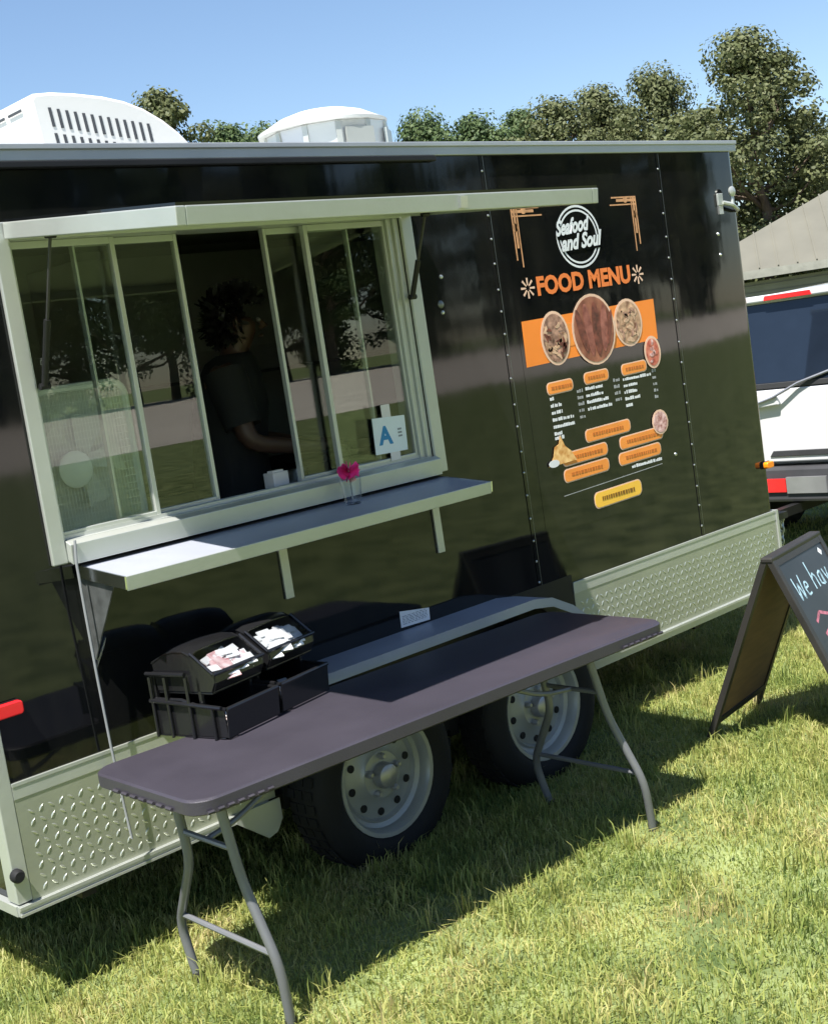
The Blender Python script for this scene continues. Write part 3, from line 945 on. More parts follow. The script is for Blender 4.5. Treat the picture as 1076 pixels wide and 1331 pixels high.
# round logo
Flat(1).ring(3.016, 2.163, .150, .136, .0095).build('logo_ring', 'vinyl_white', menu)
Flat(1).ring(3.016, 2.163, .130, .117, .0085).build('logo_ring', 'vinyl_white', menu)
Flat(2).rr(2.985, 2.192, .23, .058, .012, 0.1).build('logo_gap', 'black_paint', menu)
Flat(2).rr(3.045, 2.132, .24, .058, .012, 0.05).build('logo_gap', 'black_paint', menu)
lettering('Seafood', 0.088, 2.862, 2.172, 'vinyl_white', .0035, .35, .235, 4, tilt=0.09)
lettering('and Soul', 0.088, 2.888, 2.107, 'vinyl_white', .0035, .35, .285, 4, tilt=0.06)
# title
lettering('FOOD MENU', 0.105, 2.693, 1.935, 'vinyl_orange_text', .0045, 0, .648, 2, tilt=0.012)
for x, z in ((2.640, 1.968), (3.402, 1.972)):
    f = Flat(1)
    for k in range(8):
        a = math.pi * k / 4
        ca, sa = math.cos(a), math.sin(a)
        f.poly([(x + .012 * ca - .003 * sa, z + .012 * sa + .003 * ca), (x + .012 * ca + .003 * sa, z + .012 * sa - .003 * ca), (x + .043 * ca + .005 * sa, z + .043 * sa - .005 * ca), (x + .043 * ca - .005 * sa, z + .043 * sa + .005 * ca)])
    f.build('star_ornament', 'vinyl_cream', menu)
# picture band
Flat(1).poly([(2.566, 1.643), (3.492, 1.668), (3.495, 1.853), (2.571, 1.834)]).build('orange_band', 'vinyl_orange', menu)
Flat(2).poly([(2.80, 1.70), (3.22, 1.71), (3.22, 1.80), (2.80, 1.80)]).build('orange_band', 'vinyl_pill', menu)
for (x, z, rx, rz, m_, lay) in ((2.77, 1.745, .094, .116, 'food_mix', 3), (3.285, 1.763, .102, .108, 'food_seared', 3), (3.033, 1.757, .150, .156, 'food_meat', 5), (3.435, 1.612, .062, .075, 'food_red', 5)):
    Flat(lay).ell(x, z, rx, rz).build('picture_rim', 'vinyl_cream', menu)
    Flat(lay + 1).ell(x, z, rx - .012, rz - .012).build('dish_picture', m_, menu)
def pieces(lay, cx, cz, rx, rz, n_, smin, smax, asp, mats):
    fl = {m_: Flat(lay + 0.25 * i) for i, m_ in enumerate(mats)}
    for k in range(n_):
        a, q = random.uniform(0, 6.28), math.sqrt(random.random()) * .86
        x, z = cx + rx * q * math.cos(a), cz + rz * q * math.sin(a)
        l_ = random.uniform(smin, smax)
        w_ = l_ * random.uniform(asp, asp * 1.6)
        t_ = random.uniform(0, 3.14)
        pts = []
        for j in range(9):
            b_ = 2 * math.pi * j / 9
            u, v = l_ * math.cos(b_), w_ * math.sin(b_) + l_ * .35 * math.cos(b_) ** 2
            px_, pz_ = x + u * math.cos(t_) - v * math.sin(t_), z + u * math.sin(t_) + v * math.cos(t_)
            e_ = math.hypot((px_ - cx) / rx, (pz_ - cz) / rz)
            if e_ > .97:
                px_, pz_ = cx + (px_ - cx) * .97 / e_, cz + (pz_ - cz) * .97 / e_
            pts.append((px_, pz_))
        random.choice(list(fl.values())).poly(pts)
    for m_, f in fl.items():
        tag(f.build('dish_pieces', m_, menu), kind='stuff')
pieces(5, 2.77, 1.745, .082, .104, 34, .012, .026, .35, ('food_mix', 'food_seared', 'food_pale', 'food_dark'))
pieces(5, 3.285, 1.763, .09, .096, 26, .014, .030, .30, ('food_seared', 'food_pale', 'food_mix'))
pieces(7, 3.435, 1.612, .05, .063, 10, .012, .024, .4, ('food_red', 'food_pink'))
f1, f2 = Flat(7), Flat(7.5)
for k, (u, w_) in enumerate(((-.085, .030), (-.035, .034), (.018, .036), (.07, .032), (.108, .018))):
    hgt = .135 * math.sqrt(max(0.05, 1 - (u / .138) ** 2))
    pts = [(3.033 + u + w_ * .8 * math.cos(2 * math.pi * j / 14) + .012 * math.sin(2 * math.pi * j / 14) * (k - 2), 1.757 + hgt * .9 * math.sin(2 * math.pi * j / 14)) for j in range(14)]
    (f1 if k % 2 else f2).poly(pts)
f1.build('dish_pieces', 'food_rib', menu)
f2.build('dish_pieces', 'food_dark', menu)
# headings and lists
def pill(x, z, w, h, m1='vinyl_cream', m2='vinyl_pill', m3='vinyl_pill_dark', tilt=0.02, lay=2):
    Flat(lay).rr(x, z, w, h, h * .38, tilt).build('heading_pill', m1, menu)
    Flat(lay + 1).rr(x, z, w - .010, h - .010, h * .32, tilt).build('heading_pill', m2, menu)
    f = Flat(lay + 2)
    q = x - w * .34
    while q < x + w * .34:
        l_ = random.uniform(.008, .02)
        f.poly([(q, z - h * .12), (q + l_, z - h * .12), (q + l_, z + h * .12), (q, z + h * .12)])
        q += l_ + .005
    tag(f.build('fine_print', m3, menu), kind='stuff')
pill(2.758, 1.538, .175, .055)
pill(3.009, 1.551, .175, .055)
pill(3.285, 1.557, .19, .055)
def textlines(x, zs, ws, m_='vinyl_white', hgt=.013):
    f = Flat(1)
    for z, w in zip(zs, ws):
        q = x
        while q < x + w - .004:
            l_ = min(random.uniform(.006, .016), x + w - q)
            hh = hgt * random.uniform(.75, 1.2)
            f.poly([(q, z), (q + l_, z), (q + l_, z + hh), (q, z + hh)])
            q += l_ + random.choice((.0025, .0025, .007))
    tag(f.build('fine_print', m_, menu), kind='stuff')
textlines(2.683, [1.487, 1.457, 1.427, 1.397, 1.367, 1.337, 1.318], [.03, .07, .07, .14, .14, .05, .06])
textlines(2.865, [1.497, 1.469, 1.441, 1.413, 1.385], [.04] * 5, 'vinyl_grey')
textlines(2.925, [1.500, 1.470, 1.441, 1.411], [.12, .125, .16, .17])
textlines(3.125, [1.512, 1.483, 1.454, 1.425], [.045] * 4, 'vinyl_grey')
textlines(3.195, [1.508, 1.479, 1.449, 1.419, 1.389], [.21, .10, .095, .11, .05])
textlines(3.415, [1.520, 1.490, 1.460, 1.430, 1.400], [.03] * 5, 'vinyl_grey')
for x, z, w in ((3.043, 1.305, .325), (2.865, 1.228, .315), (3.275, 1.236, .33), (2.862, 1.158, .315), (3.25, 1.166, .32)):
    pill(x, z, w, .060)
textlines(3.18, [1.112], [.23], 'vinyl_white', .012)
Flat(1).poly([(2.691, 1.072), (3.407, 1.093), (3.407, 1.096), (2.691, 1.075)]).build('thin_rule', 'vinyl_grey', menu)
pill(3.057, 1.017, .345, .075, 'vinyl_cream', 'vinyl_yellow', 'vinyl_yellow_dark')
f = Flat(6)
f.poly([(2.615, 1.212), (2.80, 1.215), (2.77, 1.26), (2.735, 1.285), (2.71, 1.335), (2.695, 1.30), (2.665, 1.29), (2.65, 1.25)])
f.build('dish_picture', 'food_fries', menu)
Flat(8).ell(2.648, 1.222, .035, .016, 16).build('dish_picture', 'label_white', menu)
Flat(6).ell(3.425, 1.288, .062, .058, 14).build('picture_rim', 'vinyl_cream', menu)
Flat(7).ell(3.425, 1.288, .052, .049, 14).build('dish_picture', 'food_pink', menu)

# ------------------------------------------------------------------ things on and in the trailer
# grade card stuck to the window
o = thing('grade_card', (1.77, 0.02, 1.42), 'small white card with a blue letter A taped to the window pane', 'card')
yc = 0.0215
MB().prism([(1.686, yc, 1.419), (1.851, yc, 1.415), (1.858, yc, 1.548), (1.692, yc, 1.556)], (0, -0.0012, 0)).build('card', 'card_white', o)
me, co = text_mesh('A', 0.092, .004)
place_text(me, co, (1.715, yc - .0018, 1.455), (1, 0, -.03), (.03, 0, 1))
link('lettering', me, 'card_blue', o)
b = MB()
for k in range(3):
    b.box(1.812, 1.832, yc - .0022, yc - .0018, 1.47 + k * .013, 1.477 + k * .013)
tag(b.build('fine_print', 'label_ink', o), kind='stuff')
MB().box(1.745, 1.79, yc, yc + .0006, 1.545, 1.60).build('tape', 'paper', o)
MB().box(1.76, 1.81, yc, yc + .0006, 1.385, 1.425).build('tape', 'paper', o)

# clear cup with pink pom-pom flower on the shelf
o = thing('tip_cup', (1.44, -0.10, 1.268), 'clear plastic cup holding a bright pink tuft on the serving shelf', 'cup')
zc = 1.2785
MB().lathe([(0.028, 0.0), (0.030, 0.004), (0.040, 0.095), (0.041, 0.097), (0.038, 0.095), (0.028, 0.006), (0.002, 0.005)], (1.44, -0.10, zc), 'z', 24).build('cup', 'clear_plastic', o, smooth=True)
b = MB()
for k in range(90):
    d = Vector((random.gauss(0, 1), random.gauss(0, 1), random.gauss(0, 1))).normalized()
    c = Vector((1.44, -0.10, zc + 0.118))
    t_ = d.orthogonal().normalized() * .011
    u_ = d.cross(t_).normalized() * .011
    tip = c + d * random.uniform(.032, .043)
    b.add([c + d * .008 - t_ * .6, c + d * .008 + t_ * .6, tip + t_ + u_ * .3, tip - t_ + u_ * .3], [(0, 1, 2, 3)])
b.build('pink_tuft', 'pink', o, fix=False)
MB().tube([(1.44, -0.10, zc + .006), (1.44, -0.10, zc + .1)], .003, 6).build('stem', 'cord', o)

# cord
pts = [(0.366, -0.05, 1.372), (0.357, -0.052, 1.30), (0.356, -0.052, 1.15), (0.360, -0.045, 0.95), (0.365, -0.042, 0.72), (0.374, -0.04, 0.52), (0.380, -0.04, 0.41)]
tag(MB().tube(pts, 0.0045, 8).build('hanging_cord', 'cord', smooth=True), 'thin grey cord hanging from the window corner down the black side', 'cord')

# counter inside
ct = thing('counter', (1.2, 0.3, ZB + .12), 'stainless steel counter inside the trailer behind the serving window', 'counter')
MB().box(0.08, 3.2, 0.105, 0.50, 1.275, 1.315).build('counter_top', 'interior_steel', ct, bevel=.004)
MB().box(0.1, 3.15, 0.13, 0.48, ZB + .121, 1.2745).build('cabinet', 'interior_steel', ct)
# cooking hood and a stocked shelf on the far wall
hd_ = thing('range_hood', (2.3, DEPTH - .4, 1.75), 'stainless steel range hood on the far wall inside the trailer', 'hood')
MB().prism([(1.5, DEPTH - .052, 1.80), (1.5, DEPTH - .70, 1.80), (1.5, DEPTH - .70, 1.92), (1.5, DEPTH - .45, 2.40), (1.5, DEPTH - .052, 2.40)], (1.9, 0, 0)).build('hood_shell', 'interior_steel', hd_, bevel=.004)
for k in range(4):
    MB().box(1.56 + k * .46, 1.98 + k * .46, DEPTH - .64, DEPTH - .12, 1.785, 1.799).build('grease_filter', 'seam', hd_)
rk = thing('wall_shelf', (0.75, DEPTH - .2, 1.7), 'steel wall shelf on the far wall inside the trailer', 'shelf')
MB().box(0.30, 1.35, DEPTH - .36, DEPTH - .052, 1.70, 1.72).build('shelf_board', 'interior_steel', rk)
for x in (.4, 1.25):
    MB().prism([(x, DEPTH - .054, 1.52), (x, DEPTH - .054, 1.699), (x, DEPTH - .32, 1.699)], (.01, 0, 0)).build('bracket', 'seam', rk)
for x, w_, h_, m_, lb in ((.34, .20, .24, 'paper', 'brown paper carton on the wall shelf inside, beside the steel canister'), (.60, .13, .28, 'interior_steel', 'tall steel canister on the wall shelf inside'), (.80, .24, .16, 'plastic_white', 'low white tub on the wall shelf inside'), (1.10, .18, .22, 'fan_grey', 'grey storage tub at the end of the inside wall shelf')):
    o_ = MB().box(x, x + w_, DEPTH - .32, DEPTH - .12, 1.7205, 1.7205 + h_)
    o_.box(x - .006, x + w_ + .006, DEPTH - .326, DEPTH - .114, 1.7207 + h_, 1.735 + h_)
    tag(o_.build('storage_container', m_, bevel=.008), lb, 'container')
rg_ = thing('griddle', (2.4, DEPTH - .4, ZB + .121), 'steel griddle range under the hood inside the trailer', 'range')
MB().box(1.55, 3.35, DEPTH - .72, DEPTH - .06, ZB + .121, 1.30).build('range_body', 'interior_steel', rg_, bevel=.006)
MB().box(1.57, 3.33, DEPTH - .70, DEPTH - .08, 1.3005, 1.33).build('hot_plate', 'black_matte', rg_)
for k in range(6):
    MB().lathe([(.03, 0), (.028, -.03)], (1.75 + k * .28, DEPTH - .7205, 1.20), 'y', 14).build('knob', 'black_matte', rg_)
# small paper box and clear cups just inside
bx = thing('napkin_box', (1.31, 0.16, 1.316), 'small white paper box on the counter inside the open window', 'box')
MB().box(1.275, 1.345, 0.125, 0.185, 1.3155, 1.425).build('box', 'paper', bx, bevel=.003)
MB().box(1.285, 1.335, 0.14, 0.17, 1.4252, 1.432).build('flap', 'paper', bx)
for (x, y, h, lb) in ((1.60, 0.13, 0.16, 'tall clear plastic tumbler behind the glass left of the grade card'), (1.40, 0.15, 0.10, 'short clear plastic tumbler beside the white paper box')):
    cpo = MB().lathe([(0.034, 0.0), (0.036, 0.004), (0.046, h), (0.048, h + .002), (0.044, h), (0.034, 0.008), (0.002, 0.007)], (x, y, 1.3155), 'z', 20).build('tumbler', 'clear_plastic', smooth=True)
    tag(cpo, lb, 'cup')

# fan behind the left pane
fx, fy, fz = 0.655, 0.30, 1.3155
fan = thing('box_fan', (fx, fy, fz), 'white box fan with round hub standing behind the closed pane', 'fan')
w, h = 0.36, 0.50
zc_ = fz + .018 + h / 2
pts = [Vector((fx + u, fy, zc_ + v)) for u, v in outline_rr(w, h, .05)]
MB().tube(pts + [pts[0]], 0.014, 8, False).build('fan_frame', 'plastic_white', fan, smooth=True)
pts2 = [Vector((fx + u, fy + .09, zc_ + v)) for u, v in outline_rr(w, h, .05)]
MB().prism(pts2, (0, .012, 0)).build('fan_back', 'fan_grey', fan)
b = MB()
n_ = len(pts)
for i in range(n_):
    j = (i + 1) % n_
    b.add([pts[i], pts[j], pts2[j], pts2[i]], [(0, 1, 2, 3)])
b.build('fan_shell', 'plastic_white', fan, fix=False)
b = MB()
for k in range(1, 30):
    x = fx - w / 2 + w * k / 30
    b.tube([(x, fy - .004, zc_ - h / 2), (x, fy - .004, zc_ + h / 2)], .0011, 4)
for k in range(1, 20):
    z = zc_ - h / 2 + h * k / 20
    b.tube([(fx - w / 2, fy - .006, z), (fx + w / 2, fy - .006, z)], .0010, 4)
tag(b.build('fan_grille', 'plastic_white', fan), kind='stuff')
MB().lathe([(0.062, 0.0), (0.062, -0.01), (0.05, -0.016), (0.002, -0.018)], (fx - 0.06, fy - .008, zc_ - .02), 'y', 24).build('hub', 'plastic_white', fan, smooth=True)
for k in range(5):
    a = 2 * math.pi * k / 5
    c = Vector((fx - 0.0, fy + .045, zc_ - .0))
    d = Vector((math.cos(a), 0, math.sin(a)))
    e = Vector((-math.sin(a), .3, math.cos(a)))
    MB().prism([c + d * .03 - e * .02, c + d * .15 - e * .055, c + d * .16 + e * .05, c + d * .03 + e * .02], (0, .003, 0)).build('blade', 'fan_grey', fan)
for dx in (-.12, .12):
    MB().box(fx + dx - .02, fx + dx + .02, fy - .03, fy + .12, fz, fz + .012).build('foot', 'plastic_white', fan)

# person inside, bent over the counter
def person(px, py, pz, face):
    root = thing('person', (px, py, pz), 'person in a black shirt with dark hair standing inside the open serving window', 'person')
    J = dict(pelvis=(0, 0, .93), spine=(0, -.01, 1.10), chest=(0, -.04, 1.27), upchest=(0, -.06, 1.37), neck=(0, -.085, 1.435), neck2=(0, -.10, 1.475), skull0=(0, -.125, 1.53), skull1=(0, -.125, 1.60),
             lsh=(.165, -.05, 1.365), lel=(.215, -.10, 1.10), lwr=(.11, -.33, 1.045), lpalm=(.085, -.40, 1.04),
             rsh=(-.165, -.05, 1.365), rel=(-.215, -.10, 1.10), rwr=(-.11, -.33, 1.045), rpalm=(-.085, -.40, 1.04),
             lhip=(.09, 0, .88), lkn=(.10, -.02, .48), lan=(.10, .01, .085), lto=(.11, -.14, .035),
             rhip=(-.09, 0, .88), rkn=(-.10, -.02, .48), ran=(-.10, .01, .085), rto=(-.11, -.14, .035))
    rad = dict(pelvis=.145, spine=.125, chest=.14, upchest=.12, neck=.058, neck2=.055, skull0=.075, skull1=.085,
               lsh=.062, lel=.043, lwr=.028, lpalm=.03, rsh=.062, rel=.043, rwr=.028, rpalm=.03,
               lhip=.085, lkn=.058, lan=.040, lto=.032, rhip=.085, rkn=.058, ran=.040, rto=.032)
    E = [('pelvis', 'spine'), ('spine', 'chest'), ('chest', 'upchest'), ('upchest', 'neck'), ('neck', 'neck2'), ('neck2', 'skull0'), ('skull0', 'skull1')]
    for s in 'lr':
        E += [('upchest', s + 'sh'), (s + 'sh', s + 'el'), (s + 'el', s + 'wr'), (s + 'wr', s + 'palm'), ('pelvis', s + 'hip'), (s + 'hip', s + 'kn'), (s + 'kn', s + 'an'), (s + 'an', s + 'to')]
        sg = 1 if s == 'l' else -1
        pb = Vector(J[s + 'palm'])
        for k in range(4):
            a = pb + Vector((sg * (.026 - .017 * k), -.035, .004))
            ln = (.032, .037, .035, .027)[k]
            J[f'{s}f{k}a'] = tuple(a)
            J[f'{s}f{k}b'] = tuple(a + Vector((0, -ln, -.012)))
            J[f'{s}f{k}c'] = tuple(a + Vector((0, -ln * 1.5, -.034)))
            for q, r_ in zip('abc', (.0095, .0088, .0075)): rad[f'{s}f{k}{q}'] = r_
            E += [(s + 'palm', f'{s}f{k}a'), (f'{s}f{k}a', f'{s}f{k}b'), (f'{s}f{k}b', f'{s}f{k}c')]
        t0 = pb + Vector((-sg * .034, -.0, -.004))
        t1 = t0 + Vector((-sg * .016, -.032, -.01))
        J[s + 't0'], J[s + 't1'] = tuple(t0), tuple(t1)
        rad[s + 't0'], rad[s + 't1'] = .012, .009
        E += [(s + 'palm', s + 't0'), (s + 't0', s + 't1')]
    rot = Matrix.Rotation(face, 3, 'Z')
    names = list(J)
    tr = lambda p: rot @ Vector(p) + Vector((px, py, pz))
    me = bpy.data.meshes.new('body')
    me.from_pydata([tr(J[k]) for k in names], [(names.index(a), names.index(c)) for a, c in E], [])
    o = link('body', me, 'skin', root)
    sk = o.modifiers.new('skin', 'SKIN')
    sk.use_smooth_shade = True
    lay = me.skin_vertices[0].data
    for i, k in enumerate(names):
        lay[i].radius = (rad[k], rad[k])
        lay[i].use_root = (k == 'pelvis')
    ss = o.modifiers.new('subsurf', 'SUBSURF')
    ss.levels = ss.render_levels = 1
    hd = Vector((0, -.135, 1.575))
    def hb(pts, rr, name, m_, n_=10, par=root):
        MB().tube([tr(p) for p in pts], rr, n_).build(name, m_, par, smooth=True)
    # face pieces
    for sg in (-1, 1):
        MB().lathe([(.002, -.011), (.009, -.006), (.011, 0), (.009, .006), (.002, .011)], tr((sg * .032, -.208, 1.568)), 'y', 10).build('eye', 'eye_white', o, smooth=True)
        hb([(sg * .092, -.12, 1.545), (sg * .097, -.115, 1.575), (sg * .09, -.115, 1.60)], [.010, .016, .009], 'ear', 'skin', 8, o)
    hb([(0, -.205, 1.575), (0, -.225, 1.545), (0, -.205, 1.535)], [.008, .015, .009], 'nose', 'skin', 8, o)
    hb([(-.024, -.198, 1.505), (0, -.208, 1.507), (.024, -.198, 1.505)], [.004, .008, .004], 'mouth', 'skin', 8, o)
    # hair: bushy shape over the skull
    b = MB()
    for k in range(1500):
        d = Vector((random.gauss(0, 1), random.gauss(0, 1), random.gauss(0, 1))).normalized()
        if d.y < -.25 and d.z < .45: continue
        if d.z < -.75: continue
        c = Vector((0, -.115, 1.585))
        p = c + Vector((d.x * .105, d.y * .115, d.z * .115)) * random.uniform(.88, 1.1)
        t_ = Vector((d.z, d.x, -d.y)).cross(d).normalized() * .012
        q = p + d * .02 + Vector((random.gauss(0, .012), random.gauss(0, .012), random.gauss(0, .012)))
        b.add([tr(p - t_), tr(p + t_), tr(q + t_ * .5), tr(q - t_ * .5)], [(0, 1, 2, 3)])
    b.build('hair', 'hair', root, fix=False)
    # shirt: loose tube over torso and sleeves
    sh = MB()
    ring = lambda cy, z, rx, ry: [tr((rx * math.cos(2 * math.pi * k / 20), cy + ry * math.sin(2 * math.pi * k / 20), z)) for k in range(20)]
    rs = [ring(0, .84, .185, .165), ring(-.01, 1.05, .168, .15), ring(-.04, 1.24, .182, .155), ring(-.055, 1.36, .19, .13), ring(-.07, 1.425, .13, .10), ring(-.085, 1.45, .072, .07)]
    vs_ = [p for r_ in rs for p in r_]
    fs_ = [(i * 20 + k, i * 20 + (k + 1) % 20, (i + 1) * 20 + (k + 1) % 20, (i + 1) * 20 + k) for i in range(len(rs) - 1) for k in range(20)]
    sh.add(vs_, fs_)
    for s in 'lr':
        a, e = Vector(J[s + 'sh']), Vector(J[s + 'el'])
        sh.tube([tr(a - (e - a) * .08), tr(a.lerp(e, .3)), tr(a.lerp(e, .75))], [.082, .078, .072], 14, False)
    sh.build('shirt', 'shirt', root, smooth=True)
    tp = MB()
    for s in 'lr':
        tp.tube([tr(J[s + 'hip']) + Vector((0, 0, .04)), tr(J[s + 'kn']), tr(J[s + 'an'])], [.118, .085, .07], 14, False)
    tp.build('trousers', 'shirt', root, smooth=True)
person(1.47, 0.66, ZB + .121, R(52))

# ------------------------------------------------------------------ folding table
TX, TY, TR_, TL_, TW, TH = 0.1504, -0.8274, -0.04685, 1.9367, 0.592, 0.729
tb = thing('folding_table', (TX, TY, 0), 'dark grey plastic folding table with bent steel legs in front of the trailer', 'table')
ct_, st_ = math.cos(TR_), math.sin(TR_)
def tp_(u, w, z): return Vector((TX + ct_ * u - st_ * w, TY + st_ * u + ct_ * w, z))
ol = outline_rr(TL_, TW, .07, 6)
b = MB()
rings = []
for (ins, z) in ((0.006, TH), (0.0, TH - 0.006), (0.0, TH - 0.040), (0.008, TH - 0.046)):
    rings.append([tp_(TL_ / 2 + u * (1 - 2 * ins / TL_), TW / 2 + w * (1 - 2 * ins / TW), z) for u, w in ol])
n = len(ol)
b.add([p for r_ in rings for p in r_], [tuple(range(n))] + [(i * n + k, i * n + (k + 1) % n, (i + 1) * n + (k + 1) % n, (i + 1) * n + k) for i in range(3) for k in range(n)] + [tuple(range(3 * n, 4 * n))[::-1]])
top = b.build('tabletop', 'table_top', tb, smooth=True)
# moulded corner grips
for (u0, w0, du, dw) in ((0.03, -.004, .22, 0), (TL_ - .25, -.004, .22, 0), (-.004, .12, 0, .34)):
    for k in range(7):
        p0 = tp_(u0 + du * k / 7, w0 + dw * k / 7, TH - .034)
        p1 = tp_(u0 + du * (k + .6) / 7, w0 + dw * (k + .6) / 7, TH - .034)
        MB().tube([p0, p1], .0055, 6).build('edge_rib', 'table_edge', top)
# under frame rails
for w in (0.10, TW - 0.10):
    MB().tube([tp_(.10, w, TH - .062), tp_(TL_ - .10, w, TH - .062)], 0.013, 8).build('apron_rail', 'leg_grey', tb, smooth=True)
def bend(pts, r_=.06, k=4):
    pts = [Vector(p) for p in pts]
    out = [pts[0]]
    for i in range(1, len(pts) - 1):
        a, p, c = pts[i - 1], pts[i], pts[i + 1]
        d0, d1 = (a - p), (c - p)
        q0, q1 = p + d0.normalized() * min(r_, d0.length * .45), p + d1.normalized() * min(r_, d1.length * .45)
        for j in range(k + 1):
            t = j / k
            out.append(q0.lerp(p, t).lerp(p.lerp(q1, t), t))
    out.append(pts[-1])
    return out
for ue, uf, sg in ((0.135, 0.205, 1), (TL_ - 0.30, TL_ - 0.155, -1)):
    for wt, wk, wf in ((0.12, 0.11, 0.035), (0.37, 0.38, TW - 0.025)):
        lg = MB().tube(bend([tp_(ue, wt, TH - .055), tp_(ue * .65 + uf * .35, wk, 0.44), tp_(ue * .25 + uf * .75, wf, 0.19), tp_(uf, wf + (.02 if wf < .3 else -.02), 0.0)]), 0.0145, 10).build('leg', 'leg_grey', tb, smooth=True)
        MB().tube([tp_(uf, wf + (.02 if wf < .3 else -.02), 0.03), tp_(uf, wf + (.021 if wf < .3 else -.021), -.004)], .017, 10).build('foot_cap', 'leg_black', lg, smooth=True)
    MB().tube([tp_(ue * .77 + uf * .23, .115, .53), tp_(ue * .77 + uf * .23, .375, .53)], .009, 8).build('cross_bar', 'leg_grey', tb, smooth=True)
    MB().tube([tp_(ue * .28 + uf * .72, .05, .225), tp_(ue * .28 + uf * .72, TW - .045, .225)], .009, 8).build('cross_bar', 'leg_grey', tb, smooth=True)
    MB().tube(bend([tp_(ue * .77 + uf * .23, .25, .53), tp_(ue + .12 * sg, .25, .55), tp_(ue + .38 * sg, .25, TH - .06)]), .009, 8).build('brace', 'leg_grey', tb, smooth=True)
    MB().tube([tp_(ue, .10, TH - .058), tp_(ue, TW - .10, TH - .058)], .014, 8).build('pivot_bar', 'leg_grey', tb, smooth=True)

